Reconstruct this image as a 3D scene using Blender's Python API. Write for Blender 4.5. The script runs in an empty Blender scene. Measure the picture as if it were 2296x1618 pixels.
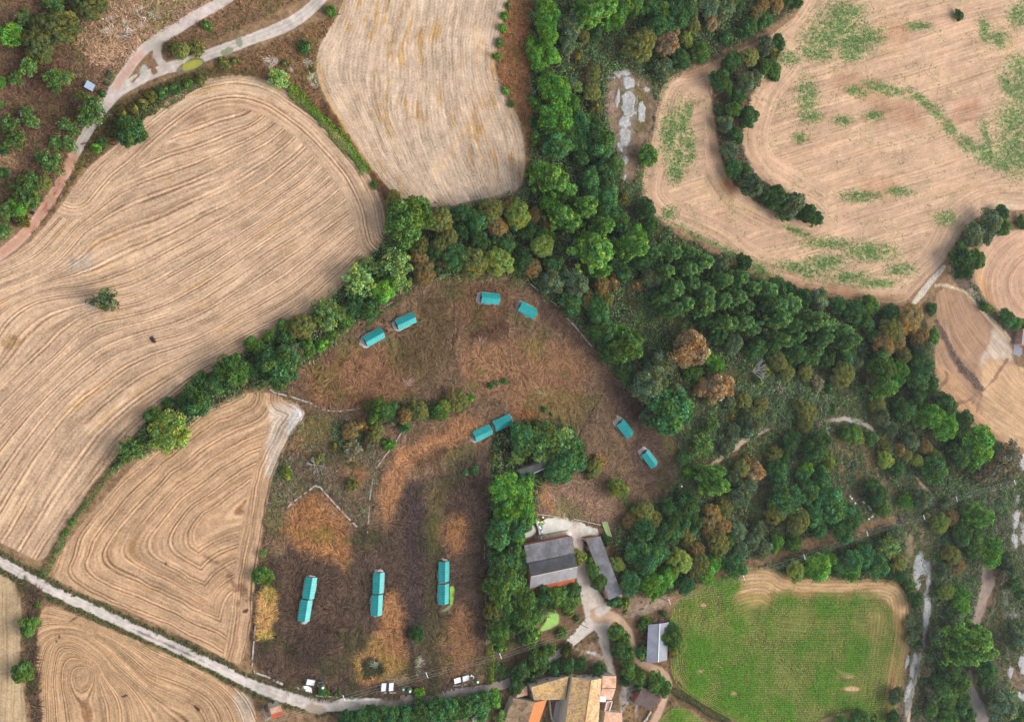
import bpy, math, random
import numpy as np
EXPO = 1.27; HAZE = .00004
RNG = np.random.default_rng(7); random.seed(7)
SC = bpy.context.scene; COL = SC.collection
TH = math.radians(24.0); HC = 380.0; FD = 2130.0          # camera tilt, height, focal length
CT, ST = math.cos(TH), math.sin(TH)
def G(dx, dy, h=0.0):
    """survey point (map sheet units) -> world x, y on the plane z = h"""
    u = np.asarray(dx, float)-1148.0; v = np.asarray(dy, float)-809.0
    k = CT-u/FD*ST
    return (HC-h)*np.tan(TH+np.arctan(u/FD)), -v*((HC-h)/k)/FD
def MPD(dx, h=0.0): return ((HC-h)/(CT-(dx-1148.0)/FD*ST))/FD
Q = 2296/4096.0
def S(ix, iy, h=0.0):
    x, y = G(ix*Q, iy*Q, h); return float(x), float(y)
# ------------------------------------------------------------------ colours / materials
KA = 0.60
def lin(c): 
    c = np.asarray(c, float)/255.0
    return np.where(c <= .04045, c/12.92, ((c+.055)/1.055)**2.4)
def C(r, g, b): return tuple(lin((r, g, b))*KA)
class NT:
    def __init__(s, name):
        s.m = bpy.data.materials.new(name); s.m.use_nodes = True
        s.t = s.m.node_tree; s.t.nodes.clear()
        s.out = s.t.nodes.new('ShaderNodeOutputMaterial')
    def n(s, typ, **kw):
        nd = s.t.nodes.new(typ)
        for k, v in kw.items(): setattr(nd, k, v)
        return nd
    def link(s, a, b): s.t.links.new(a, b)
    def put(s, sock, v):
        if isinstance(v, bpy.types.NodeSocket): s.link(v, sock)
        else: sock.default_value = v
    def math(s, op, a, b=0.0, c=None, clamp=False):
        nd = s.n('ShaderNodeMath', operation=op, use_clamp=clamp)
        s.put(nd.inputs[0], a); s.put(nd.inputs[1], b)
        if c is not None: s.put(nd.inputs[2], c)
        return nd.outputs[0]
    def attr(s, name): return s.n('ShaderNodeAttribute', attribute_name=name)
    def noise(s, vec, scale, detail=2.0, rough=.55, dist=0.0):
        nd = s.n('ShaderNodeTexNoise'); s.put(nd.inputs['Vector'], vec)
        nd.inputs['Scale'].default_value = scale; nd.inputs['Detail'].default_value = detail
        nd.inputs['Roughness'].default_value = rough; nd.inputs['Distortion'].default_value = dist
        return nd.outputs['Fac']
    def comb(s, x, y, z):
        nd = s.n('ShaderNodeCombineXYZ')
        for i, v in enumerate((x, y, z)): s.put(nd.inputs[i], v)
        return nd.outputs[0]
    def pos(s):
        g = s.n('ShaderNodeNewGeometry'); sp = s.n('ShaderNodeSeparateXYZ'); s.link(g.outputs['Position'], sp.inputs[0])
        return g.outputs['Position'], sp.outputs[0], sp.outputs[1], sp.outputs[2]
    def mul(s, col, f):
        nd = s.n('ShaderNodeVectorMath', operation='SCALE'); s.put(nd.inputs[0], col); s.put(nd.inputs['Scale'], f); return nd.outputs[0]
    def mix(s, f, a, b):
        nd = s.n('ShaderNodeMix', data_type='RGBA'); s.put(nd.inputs[0], f)
        for sock, v in ((nd.inputs[6], a), (nd.inputs[7], b)):
            if isinstance(v, tuple): v = tuple(v[:3])+(1.0,)
            s.put(sock, v)
        return nd.outputs[2]
    def ss(s, v, lo, hi, a=0.0, b=1.0):
        nd = s.n('ShaderNodeMapRange', interpolation_type='SMOOTHSTEP'); s.put(nd.inputs[0], v)
        nd.inputs[1].default_value = lo; nd.inputs[2].default_value = hi; nd.inputs[3].default_value = a; nd.inputs[4].default_value = b
        return nd.outputs[0]
    def finish(s, col, rough=.9, spec=.2, metal=0.0, bump=None, bstr=.3, bdist=.2):
        b = s.n('ShaderNodeBsdfPrincipled'); s.put(b.inputs['Base Color'], tuple(col)+(1.0,) if isinstance(col, tuple) and len(col) == 3 else col)
        s.put(b.inputs['Roughness'], rough); b.inputs['Specular IOR Level'].default_value = spec; b.inputs['Metallic'].default_value = metal
        if bump is not None:
            bp = s.n('ShaderNodeBump'); bp.inputs['Strength'].default_value = bstr; bp.inputs['Distance'].default_value = bdist
            s.link(bump, bp.inputs['Height']); s.link(bp.outputs[0], b.inputs['Normal'])
        s.link(b.outputs[0], s.out.inputs[0]); return s.m

def ground_mat(name, big=.55, fine=1.25, spk=.9, fs=.5):
    t = NT(name); P, x, y, z = t.pos(); c = t.attr('Col').outputs['Color']
    n1 = t.noise(P, .07, 3); n2 = t.noise(P, fs, 5, .7, .6); n3 = t.noise(P, 2.2, 3, .7)
    f = t.math('ADD', t.math('MULTIPLY_ADD', n1, big*2, 1-big), t.math('MULTIPLY_ADD', n2, fine*2, -fine))
    f = t.math('ADD', f, t.math('MULTIPLY_ADD', n3, spk*2, -spk)); f = t.math('MINIMUM', t.math('MAXIMUM', f, .35), 1.75)
    hu = t.ss(t.noise(P, .19, 3), .42, .62)
    vm = t.n('ShaderNodeVectorMath', operation='MULTIPLY'); t.link(c, vm.inputs[0]); vm.inputs[1].default_value = (.86, .98, .80)
    c2 = t.mix(t.math('MULTIPLY', hu, .35), c, vm.outputs[0])
    return t.finish(t.mul(c2, f), 1.0, .1, bump=n2, bstr=.5, bdist=.3)
def field_mat(name, trk=.5, fine=.35, spk=.3, ys=.35, k1=.95, k2=.2, along=.02, per=0.0, dark=(.46, .36, .29), thr=.43, gold=(.94, .80, .50), gl=(.54, .70), rows=.11, wood=.4):
    """soil or stubble worked along the lines of attribute u: fine rows, broken streaks, paired wheel tracks every `per` metres"""
    t = NT(name); P, x, y, z = t.pos(); c = t.attr('Col').outputs['Color']; u0 = t.attr('u').outputs['Fac']
    u = t.math('ADD', u0, t.math('MULTIPLY_ADD', t.noise(P, .06, 2), .5, -.25))
    def sn(k, a, d=2, off=0.0): return t.noise(t.comb(t.math('MULTIPLY_ADD', u, k, off), t.math('MULTIPLY', x, a), t.math('MULTIPLY', y, a)), 1.0, d, .65)
    n1 = sn(k1, along*3, 3); n2 = sn(k2, along, 2, 31.0); n2b = sn(k2*2.3, along*1.4, 1, 7.0); n5 = sn(k1*.4, along*2, 2, 77.)
    n3 = t.noise(P, 1.3, 5, .8); n4 = t.noise(P, .045, 3); n6 = t.noise(P, .35, 3)
    f = t.math('MULTIPLY_ADD', n1, fine*2, 1-fine)
    f = t.math('ADD', f, t.math('MULTIPLY_ADD', n5, fine*1.5, -fine*.75))
    f = t.math('ADD', f, t.math('MULTIPLY_ADD', n3, spk*2, -spk)); f = t.math('ADD', f, t.math('MULTIPLY_ADD', n4, .4, -.2)); f = t.math('ADD', f, t.math('MULTIPLY_ADD', n6, .36, -.18))
    row = t.math('SINE', t.math('MULTIPLY', t.math('ADD', u, t.math('MULTIPLY', n6, .5)), 2*math.pi/1.55))
    f = t.math('ADD', f, t.math('MULTIPLY', t.math('MULTIPLY', row, rows), t.ss(t.noise(P, .25, 3, .7), .32, .6, .15, 1.0)))
    f = t.math('MINIMUM', t.math('MAXIMUM', f, .48), 1.45)
    brk = t.ss(t.noise(P, .055, 3), .36, .58, .25, 1.0); brk2 = t.ss(t.noise(P, .5, 3, .7), .30, .55, .35, 1.0)
    dk = t.math('MULTIPLY', t.math('MULTIPLY', t.ss(n2b, thr, thr-.1), t.ss(n2, .62, .45)), t.math('MULTIPLY', brk, wood))
    lt = t.math('MULTIPLY', t.ss(n2b, .56, .66), t.ss(n2, .40, .55))
    if per:
        fr = t.math('FRACT', t.math('DIVIDE', t.math('ADD', u, t.math('MULTIPLY_ADD', n4, 1.6, -.8)), per))
        def line(c0, w): return t.ss(t.math('ABSOLUTE', t.math('SUBTRACT', fr, c0)), w, w*.35)
        d2 = t.math('MULTIPLY', t.math('MULTIPLY', t.math('MAXIMUM', line(.30, .07), t.math('MULTIPLY', line(.54, .065), .85)), t.ss(t.noise(P, .05, 2), .30, .55, .3, 1.0)), brk2)
        dk = t.math('MAXIMUM', dk, d2); lt = t.math('MAXIMUM', lt, t.math('MULTIPLY', t.math('MAXIMUM', line(.42, .075), t.math('MULTIPLY', line(.18, .06), .7)), .95))
    cc = t.mul(c, f)
    vm = t.n('ShaderNodeVectorMath', operation='MULTIPLY'); t.link(cc, vm.inputs[0]); vm.inputs[1].default_value = dark
    cc2 = t.mix(t.math('MULTIPLY', dk, trk, clamp=True), cc, vm.outputs[0])
    cc3 = t.mix(t.math('MULTIPLY', lt, trk*.8, clamp=True), cc2, t.mul(cc2, 1.36))
    yl = t.math('MULTIPLY', t.ss(sn(k2*1.5, along*2.2, 3, 55.), *gl), t.ss(t.noise(P, .03, 3), .42, .56))
    vy = t.n('ShaderNodeVectorMath', operation='MULTIPLY'); t.link(cc3, vy.inputs[0]); vy.inputs[1].default_value = gold
    cc4 = t.mix(t.math('MULTIPLY', yl, ys), cc3, vy.outputs[0])
    return t.finish(cc4, 1.0, .1, bump=n1, bstr=.3, bdist=.15)
def plain(name, col, rough=.8, amp=.15, scale=.8, metal=0.0, spec=.3):
    t = NT(name); P, *_ = t.pos()
    f = t.math('ADD', t.math('MULTIPLY_ADD', t.noise(P, scale, 4, .65), amp*2, 1-amp), t.math('MULTIPLY_ADD', t.noise(P, scale*6, 2), amp, -amp/2))
    return t.finish(t.mul(tuple(col), f), rough, spec, metal)
def colmat(name, rough=.85, trans=.0):
    t = NT(name); c = t.attr('Col').outputs['Color']
    return t.finish(c, rough, .15)
def leaf_mat():
    t = NT('leaves'); oi = t.n('ShaderNodeObjectInfo'); a = t.attr('lv').outputs['Color']
    vm = t.n('ShaderNodeVectorMath', operation='MULTIPLY'); t.link(oi.outputs['Color'], vm.inputs[0]); t.link(a, vm.inputs[1])
    c = t.mul(vm.outputs[0], t.math('MULTIPLY_ADD', oi.outputs['Random'], .3, .85))
    d = t.n('ShaderNodeBsdfDiffuse'); t.link(c, d.inputs[0])
    tr = t.n('ShaderNodeBsdfTranslucent'); t.link(c, tr.inputs[0])
    mx = t.n('ShaderNodeMixShader'); mx.inputs[0].default_value = .30
    t.link(d.outputs[0], mx.inputs[1]); t.link(tr.outputs[0], mx.inputs[2]); t.link(mx.outputs[0], t.out.inputs[0]); return t.m
def roof_mat(name, col, col2, period, axis='ru', line=.45, mott=.25, per2=None, duty=.12, rough=.6, stain=None, metal=0.0, spec=.3):
    """sheet or tile roof: ribs every `period` metres along the ridge (ru) / down the slope (rv)"""
    t = NT(name); P, *_ = t.pos(); u = t.attr('ru').outputs['Fac']; v = t.attr('rv').outputs['Fac']
    fr = t.math('FRACT', t.math('DIVIDE', u, period)); rib = t.math('ADD', t.ss(fr, 1-duty*.7, 1.0), t.ss(fr, duty*.7, 0.0))
    cell = t.comb(t.math('FLOOR', t.math('DIVIDE', u, per2 or period)), t.math('FLOOR', t.math('DIVIDE', v, (per2 or period)*1.0)), 0.0)
    wn = t.n('ShaderNodeTexWhiteNoise'); t.link(cell, wn.inputs[0])
    f = t.math('ADD', t.math('MULTIPLY_ADD', t.noise(P, .35, 5, .7), mott*2, 1-mott), t.math('MULTIPLY_ADD', wn.outputs[0], mott, -mott/2))
    f = t.math('MULTIPLY', f, t.math('MULTIPLY_ADD', rib, -line, 1.0))
    c = t.mix(t.ss(t.noise(P, .22, 4, .7), .40, .62), col, col2)
    if stain: c = t.mix(t.math('MULTIPLY', t.ss(t.noise(P, .5, 5, .75), .50, .68), .8), c, stain)
    return t.finish(t.mul(c, f), rough, spec, metal)
# ------------------------------------------------------------------ mesh helpers
def link(o): COL.objects.link(o); return o
def tag(o, label=None, cat=None, group=None, kind=None):
    for k, v in (('label', label), ('category', cat), ('group', group), ('kind', kind)):
        if v: o[k] = v
    return o
def empty(name, loc, rz=0.0):
    o = bpy.data.objects.new(name, None); o.empty_display_size = .5; o.location = loc; o.rotation_euler = (0, 0, rz); return link(o)
def np_mesh(name, V, F, mats=None, attrs=None):
    V = np.asarray(V, np.float32); F = np.asarray(F, np.int32); k = F.shape[1]
    me = bpy.data.meshes.new(name); me.vertices.add(len(V)); me.vertices.foreach_set('co', V.ravel())
    me.loops.add(F.size); me.loops.foreach_set('vertex_index', F.ravel())
    me.polygons.add(len(F)); me.polygons.foreach_set('loop_start', np.arange(0, F.size, k, dtype=np.int32))
    try: me.polygons.foreach_set('loop_total', np.full(len(F), k, np.int32))
    except Exception: pass
    for an, (typ, data) in (attrs or {}).items():
        a = me.attributes.new(an, typ, 'POINT'); data = np.asarray(data, np.float32)
        if typ == 'FLOAT_COLOR':
            if data.shape[1] == 3: data = np.concatenate([data, np.ones((len(data), 1), np.float32)], 1)
            a.data.foreach_set('color', np.ascontiguousarray(data).ravel())
        else: a.data.foreach_set('value', data.ravel())
    if mats: me.materials.append(mats)
    me.update(calc_edges=True); return me
class MB:
    def __init__(s): s.v = []; s.f = []; s.a = []
    def add(s, vs, fs, ru=None):
        b = len(s.v); s.v += [tuple(map(float, p)) for p in vs]; s.f += [tuple(b+i for i in f) for f in fs]
        s.a += ru if ru else [(0.0, 0.0)]*len(vs)
    def box(s, c, d, rz=0.0):
        ca, sa = math.cos(rz), math.sin(rz); vs = []
        for z in (-.5, .5):
            for x, y in ((-.5, -.5), (.5, -.5), (.5, .5), (-.5, .5)):
                X, Y = x*d[0], y*d[1]; vs.append((c[0]+X*ca-Y*sa, c[1]+X*sa+Y*ca, c[2]+z*d[2]))
        s.add(vs, [(3, 2, 1, 0), (4, 5, 6, 7), (0, 1, 5, 4), (1, 2, 6, 5), (2, 3, 7, 6), (3, 0, 4, 7)])
    def prism(s, pts, z0, z1):
        n = len(pts); vs = [(p[0], p[1], z0) for p in pts]+[(p[0], p[1], z1) for p in pts]
        s.add(vs, [tuple(range(n-1, -1, -1)), tuple(range(n, 2*n))]+[(i, (i+1) % n, n+(i+1) % n, n+i) for i in range(n)])
    def tube(s, p0, p1, r0, r1=None, n=7, cap=True):
        r1 = r0 if r1 is None else r1
        a = np.array(p0, float); b = np.array(p1, float); d = b-a; d /= max(np.linalg.norm(d), 1e-6)
        e = np.cross(d, (0, 0, 1.0)); e = np.array((1.0, 0, 0)) if np.linalg.norm(e) < 1e-3 else e/np.linalg.norm(e); g = np.cross(d, e)
        vs = []
        for c, r in ((a, r0), (b, r1)):
            for i in range(n):
                t = 2*math.pi*i/n; vs.append(c+r*(math.cos(t)*e+math.sin(t)*g))
        fs = [(i, (i+1) % n, n+(i+1) % n, n+i) for i in range(n)]
        if cap: fs += [tuple(range(n-1, -1, -1)), tuple(range(n, 2*n))]
        s.add(vs, fs)
    def lathe(s, c, prof, n=16):
        vs = []; fs = []
        for r, z in prof:
            for i in range(n):
                t = 2*math.pi*i/n; vs.append((c[0]+r*math.cos(t), c[1]+r*math.sin(t), c[2]+z))
        for j in range(len(prof)-1):
            for i in range(n): fs.append((j*n+i, j*n+(i+1) % n, (j+1)*n+(i+1) % n, (j+1)*n+i))
        fs.append(tuple(range(n-1, -1, -1))); fs.append(tuple((len(prof)-1)*n+i for i in range(n)))
        s.add(vs, fs)
    def slab(s, c, th=.12):
        """roof slab: c0-c1 upper edge, c2-c3 lower edge (c2 below c1)"""
        c = [np.array(p, float) for p in c]; L0 = np.linalg.norm(c[1]-c[0]); W = np.linalg.norm(c[2]-c[1])
        d = (c[2]-c[3]); dl = np.linalg.norm(d); d = d/dl; off = float(np.dot(c[0]-c[3], d))
        ru = [(off, 0.0), (off+L0, 0.0), (dl, W), (0.0, W)]
        vs = c+[p-np.array((0, 0, th)) for p in c]
        nrm = np.cross(c[1]-c[0], c[3]-c[0])
        fs = [(0, 1, 2, 3), (7, 6, 5, 4), (0, 4, 5, 1), (1, 5, 6, 2), (2, 6, 7, 3), (3, 7, 4, 0)]
        if nrm[2] < 0: fs = [f[::-1] for f in fs]
        s.add(vs, fs, ru+ru)
    def build(s, name, mat, parent=None, loc=None):
        me = bpy.data.meshes.new(name); me.from_pydata(s.v, [], s.f)
        me.materials.append(mat)
        for i, an in enumerate(('ru', 'rv')):
            a = me.attributes.new(an, 'FLOAT', 'POINT'); a.data.foreach_set('value', np.array([p[i] for p in s.a], np.float32))
        me.update(); o = link(bpy.data.objects.new(name, me))
        if parent: o.parent = parent
        if loc is not None: o.location = loc
        return o
# ------------------------------------------------------------------ noise and shapes on the survey sheet
def vn(x, y, seed):
    xi = np.floor(x).astype(np.int64); yi = np.floor(y).astype(np.int64); fx = x-xi; fy = y-yi
    fx = fx*fx*(3-2*fx); fy = fy*fy*(3-2*fy)
    def h(a, b):
        n = (a*374761393+b*668265263+seed*974634521) & 0xffffffff; n = ((n ^ (n >> 13))*1274126177) & 0xffffffff
        return ((n ^ (n >> 16)) & 0xffff)/65535.0
    return (h(xi, yi)*(1-fx)+h(xi+1, yi)*fx)*(1-fy)+(h(xi, yi+1)*(1-fx)+h(xi+1, yi+1)*fx)*fy
def fbm(x, y, sc, seed, oc=4):
    r = 0; a = 1; t = 0; x = x/sc; y = y/sc
    for i in range(oc): r = r+a*vn(x+i*17.3, y-i*9.1, seed+i*7); t += a; a *= .5; x = x*2.03; y = y*2.03
    return r/t
def chaikin(p, n=2, closed=True):
    p = np.array(p, float)
    for _ in range(n):
        if closed: q = np.roll(p, -1, 0); p = np.stack([p*.75+q*.25, p*.25+q*.75], 1).reshape(-1, p.shape[1])
        else:
            a, b = p[:-1], p[1:]; m = np.stack([a*.75+b*.25, a*.25+b*.75], 1).reshape(-1, p.shape[1]); p = np.concatenate([p[:1], m, p[-1:]])
    return p
def segdist(X, Y, P, closed, w=None):
    d = np.full(X.shape, 1e9); n = len(P); last = n if closed else n-1
    for i in range(last):
        a = P[i]; b = P[(i+1) % n]; e = b-a; L = e@e+1e-9
        t = np.clip(((X-a[0])*e[0]+(Y-a[1])*e[1])/L, 0, 1)
        dd = np.hypot(X-a[0]-t*e[0], Y-a[1]-t*e[1])
        if w is not None: dd = dd-(w[i]*(1-t)+w[(i+1) % n]*t)/2
        d = np.minimum(d, dd)
    return d
def inside(X, Y, P):
    r = np.zeros(X.shape, bool); n = len(P)
    for i in range(n):
        x0, y0 = P[i]; x1, y1 = P[(i+1) % n]
        if y0 == y1: continue
        c = ((y0 > Y) != (y1 > Y)) & (X < (x1-x0)*(Y-y0)/(y1-y0)+x0); r ^= c
    return r
def sst(e0, e1, v): t = np.clip((v-e0)/(e1-e0), 0, 1); return t*t*(3-2*t)
def off(pts, ox, oy, k): return [(ox+x*k, oy+y*k) for x, y in pts]
def T(c, r, pts): return off(pts, (0, 574, 1148, 1722)[c], (0, 539.3, 1078.5)[r], 1/3.0)
# ================================================================== THE LAND: one fine sheet cut into its fields, tracks and rocks
STEP = 2.1
gx = np.arange(-120, 2420, STEP); gy = np.arange(-110, 1734, STEP); NX, NY = len(gx), len(gy)
DX, DY = np.meshgrid(gx, gy)
CG = np.zeros((NY, NX, 3)); CG[:] = C(146, 116, 88); Z = np.zeros((NY, NX), np.int16); U = np.zeros((NY, NX)); HZ = np.zeros((NY, NX))
NA = fbm(DX, DY, 34, 1, 4)-.5; NB = fbm(DX, DY, 9, 2, 3)-.5; NC = fbm(DX, DY, 110, 3, 4)
CG *= (.78+.5*NC)[..., None]
MASK = {}
def paint(pts, col, soft=4.0, wob=6.0, fin=3.0, alpha=1.0, zone=None, closed=True, sm=2, w=None, thr=None, key=None, hz=0.0):
    """lay a surface of its own colour on the sheet; edges wander with the land"""
    P = np.array(pts, float)
    if w is not None:
        ww = np.array(w if hasattr(w, '__len__') else [w]*len(P), float)
        Pw = chaikin(np.column_stack([P, ww]), sm, closed); P, ww = Pw[:, :2], Pw[:, 2]; pad = ww.max()/2+wob+soft+6
    else:
        P = chaikin(P, sm, closed) if sm else P; pad = wob+soft+6
    i0, i1 = np.searchsorted(gx, (P[:, 0].min()-pad, P[:, 0].max()+pad)); j0, j1 = np.searchsorted(gy, (P[:, 1].min()-pad, P[:, 1].max()+pad))
    if i1 <= i0 or j1 <= j0: return None
    s = (slice(j0, j1), slice(i0, i1)); X, Y = DX[s], DY[s]
    if w is not None: sd = segdist(X, Y, P, closed, ww)
    else:
        sd = segdist(X, Y, P, True); sd = np.where(inside(X, Y, P), -sd, sd)
    e = sd+NA[s]*2*wob+NB[s]*2*fin
    m = sst(soft/2, -soft/2, e)
    if thr is not None: m = m*sst(thr, thr+.12, fbm(X, Y, 14, int(abs(P[0, 0]*7+P[0, 1]))+11, 4))
    if col is not None:
        k = (m*alpha)[..., None]; v = 1.0
        CG[s] = CG[s]*(1-k)+np.array(C(*col))*k*v
    if zone is not None: Z[s] = np.where(m > .5, zone, Z[s])
    if key: a = MASK.setdefault(key, np.zeros((NY, NX))); a[s] = np.maximum(a[s], m)
    if hz: HZ[s] += hz*m
    return s, m, sd
def unkey(key, pts, sm=1):
    P = chaikin(pts, sm); m = inside(DX, DY, P); MASK[key][m] = 0
# ---- slopes, scrub, woodland floor
paint([(-130, -130), (240, -130), (300, -20), (330, 60), (290, 110), (250, 190), (215, 260), (180, 310), (120, 400), (60, 490), (-130, 590)], (132, 102, 80), 12, 14, key='slope')
paint([(60, 90), (150, 120), (200, 200), (190, 260), (120, 300), (20, 300), (0, 200)], (112, 80, 66), 30, 20, alpha=.8)
paint([(-60, 330), (40, 330), (50, 380), (-10, 400), (-80, 380)], (168, 136, 104), 20, 14, alpha=.9)
paint([(190, 20), (330, -60), (500, -80), (470, 0), (400, 50), (335, 90), (285, 150), (235, 160), (195, 140), (170, 90)], (176, 142, 113), 20, 18, key='slope')
paint([(225, 45), (290, 20), (350, 15), (330, 60), (270, 90), (230, 80)], (196, 178, 162), 14, 16, thr=.47)
paint([(345, 100), (460, 40), (560, -20), (640, -60), (760, -60), (640, 20), (520, 70), (430, 105), (380, 135)], (140, 108, 80), 8, 8, key='slope')
paint([(440, 160), (560, 120), (700, 60), (760, 20), (740, 60), (705, 110), (708, 190), (740, 260), (850, 430), (870, 470), (840, 400), (770, 300), (690, 220), (600, 170), (500, 165), (430, 180)], (142, 108, 76), 8, 10, key='slope')
paint([(585, 120), (650, 140), (660, 165), (600, 150)], (205, 190, 178), 6, 6, thr=.45)
paint([(690, 100), (705, 150), (712, 200), (694, 190), (684, 140)], (196, 180, 166), 8, 8, thr=.45)
paint([(715, 250), (760, 320), (860, 450), (905, 470), (850, 380), (760, 260), (722, 215)], (112, 78, 54), 8, 6)
paint([(215, 265), (300, 205), (420, 165), (520, 150), (560, 165), (480, 172), (400, 200), (330, 255), (260, 320), (200, 360), (150, 430), (60, 540), (50, 530), (130, 420), (190, 320)], (108, 90, 56), 8, 8, key='slope')
paint([(1150, -120), (1200, -120), (1200, 430), (1175, 440), (1185, 330), (1165, 250), (1118, 180), (1118, 110), (1140, 30)], (156, 108, 72), 8, 6, key='slope')
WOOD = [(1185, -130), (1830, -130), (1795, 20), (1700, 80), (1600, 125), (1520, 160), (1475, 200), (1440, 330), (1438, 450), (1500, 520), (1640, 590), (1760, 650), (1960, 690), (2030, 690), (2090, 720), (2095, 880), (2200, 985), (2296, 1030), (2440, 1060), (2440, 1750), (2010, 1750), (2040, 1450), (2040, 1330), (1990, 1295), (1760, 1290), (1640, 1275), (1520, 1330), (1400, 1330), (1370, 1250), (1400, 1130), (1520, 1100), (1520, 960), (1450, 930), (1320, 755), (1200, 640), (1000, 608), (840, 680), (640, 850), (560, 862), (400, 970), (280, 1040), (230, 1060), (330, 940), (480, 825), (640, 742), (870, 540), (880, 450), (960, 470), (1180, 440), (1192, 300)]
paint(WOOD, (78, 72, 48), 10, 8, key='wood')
paint([(1265, 100), (1340, 90), (1470, 80), (1470, 150), (1390, 165), (1340, 200), (1290, 170)], (96, 74, 62), 20, 14, alpha=.8)
paint([(1290, 120), (1345, 180), (1365, 290), (1395, 440), (1430, 470), (1400, 380), (1350, 190)], (110, 86, 62), 14, 12)
paint([(1350, 185), (1400, 148), (1445, 168), (1478, 205), (1466, 290), (1440, 345), (1432, 450), (1398, 420), (1385, 330), (1350, 270)], (142, 118, 98), 10, 8, key='scrub')
paint([(1385, 190), (1452, 190), (1455, 290), (1420, 300), (1390, 260)], (112, 98, 58), 12, 8, alpha=.8)
paint([(1355, 170), (1380, 200), (1385, 240), (1362, 255), (1350, 220)], (172, 140, 130), 12, 8, alpha=.8)
# right-hand scrub country
paint([(1560, 880), (1720, 830), (1870, 830), (1980, 940), (2060, 1060), (2100, 1130), (2030, 1150), (1980, 1140), (1860, 1150), (1700, 1150), (1560, 1110), (1500, 1090), (1520, 960)], (112, 106, 70), 20, 22, key='scrub')
paint([(1640, 990), (1720, 1000), (1740, 1090), (1690, 1130), (1600, 1100), (1560, 1060)], (124, 92, 66), 16, 14, alpha=.9)
paint([(1872, 982), (1960, 990), (1985, 1050), (1940, 1095), (1870, 1085)], (162, 124, 94), 8, 10)
paint([(1870, 1085), (1985, 1050), (2010, 1130), (1960, 1170), (1880, 1140)], (150, 116, 96), 12, 12)
paint([(1905, 1020), (1925, 1030), (1915, 1070), (1905, 1100), (1895, 1060)], (66, 66, 74), 4, 5, thr=.3)
paint([(1880, 1025), (1910, 1035), (1900, 1045)], (70, 70, 78), 4, 4, thr=.3)
paint([(1520, 1310), (1640, 1262), (1740, 1238), (1850, 1190), (1960, 1155), (2010, 1170), (1960, 1205), (1850, 1230), (1740, 1262), (1640, 1282)], (150, 116, 90), 10, 8, alpha=.8, key='scrub')
paint([(1980, 1140), (2070, 1110), (2110, 1140), (2060, 1210), (2000, 1190)], (150, 122, 90), 14, 12, key='scrub')
paint([(2010, 1150), (2040, 1148), (2052, 1160), (2010, 1180)], (74, 74, 84), 4, 6, thr=.35)
paint([(2040, 1130), (2100, 1090), (2296, 1030), (2440, 1000), (2440, 1750), (1985, 1750), (2020, 1560), (2042, 1440), (2042, 1330)], (106, 92, 76), 16, 10, key='scrub')
paint([(2020, 1170), (2075, 1150), (2090, 1230), (2085, 1330), (2050, 1330), (2030, 1260)], (152, 124, 106), 12, 12, alpha=.9)
paint([(2040, 1240), (2062, 1215), (2080, 1240), (2075, 1330), (2052, 1345), (2040, 1300)], (118, 100, 64), 8, 8)
paint([(2250, 1150), (2330, 1130), (2330, 1240), (2260, 1240)], (134, 112, 98), 14, 12)
paint([(2205, 1330), (2260, 1320), (2262, 1420), (2210, 1420)], (140, 108, 88), 14, 12)
paint([(2240, 1430), (2296, 1420), (2430, 1430), (2430, 1600), (2250, 1560), (2210, 1500)], (142, 114, 100), 14, 14)
paint([(2235, 1335), (2275, 1320), (2290, 1370), (2260, 1400)], (150, 140, 140), 10, 12, thr=.4)
paint([(2190, 1540), (2230, 1545), (2215, 1580)], (168, 150, 142), 8, 8, thr=.4)
# ---- the dry paddocks
PADU = [(640, 870), (700, 800), (760, 745), (830, 692), (900, 652), (970, 626), (1030, 614), (1090, 616), (1150, 625), (1200, 648), (1250, 685), (1310, 752), (1360, 820), (1410, 880), (1450, 935), (1500, 970), (1518, 1000), (1516, 1085), (1480, 1130), (1400, 1140), (1330, 1050), (1110, 1000), (1095, 1100), (1092, 1560), (1020, 1550), (940, 1560), (770, 1572), (680, 1560), (570, 1510), (572, 1300), (600, 1170), (630, 1030), (690, 930), (610, 880)]
paint(PADU, (136, 107, 79), 6, 5, key='dry')
paint([(1020, 775), (1130, 748), (1250, 760), (1330, 830), (1300, 930), (1200, 960), (1150, 900), (1030, 860)], (158, 115, 78), 40, 22, alpha=.9)
paint([(650, 870), (760, 770), (880, 760), (930, 860), (880, 910), (760, 915)], (150, 106, 70), 40, 22, alpha=.8)
paint([(1325, 800), (1420, 890), (1500, 980), (1512, 1100), (1440, 1112), (1390, 950)], (112, 86, 70), 36, 18)
paint([(1180, 640), (1240, 680), (1320, 770), (1300, 790), (1210, 700)], (110, 82, 66), 25, 13)
paint([(885, 720), (960, 650), (1015, 640), (1016, 800), (950, 860), (890, 810)], (118, 94, 62), 36, 18)
paint([(1020, 630), (1130, 630), (1135, 740), (1020, 760)], (128, 94, 64), 36, 18)
paint([(1060, 730), (1130, 720), (1130, 750), (1040, 770)], (106, 74, 52), 32, 13)
paint([(1150, 920), (1210, 930), (1240, 960), (1180, 970)], (170, 104, 66), 32, 13)
paint([(620, 1000), (690, 945), (760, 930), (830, 980), (860, 985), (850, 1060), (825, 1185), (800, 1180), (705, 1090), (640, 1140), (600, 1180)], (124, 102, 78), 25, 16, key='scrub')
paint([(680, 930), (740, 930), (730, 980), (660, 1020), (640, 1010)], (150, 114, 74), 28, 16)
paint([(745, 1010), (830, 1030), (820, 1110), (770, 1090)], (160, 118, 76), 32, 18, thr=.4)
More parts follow.
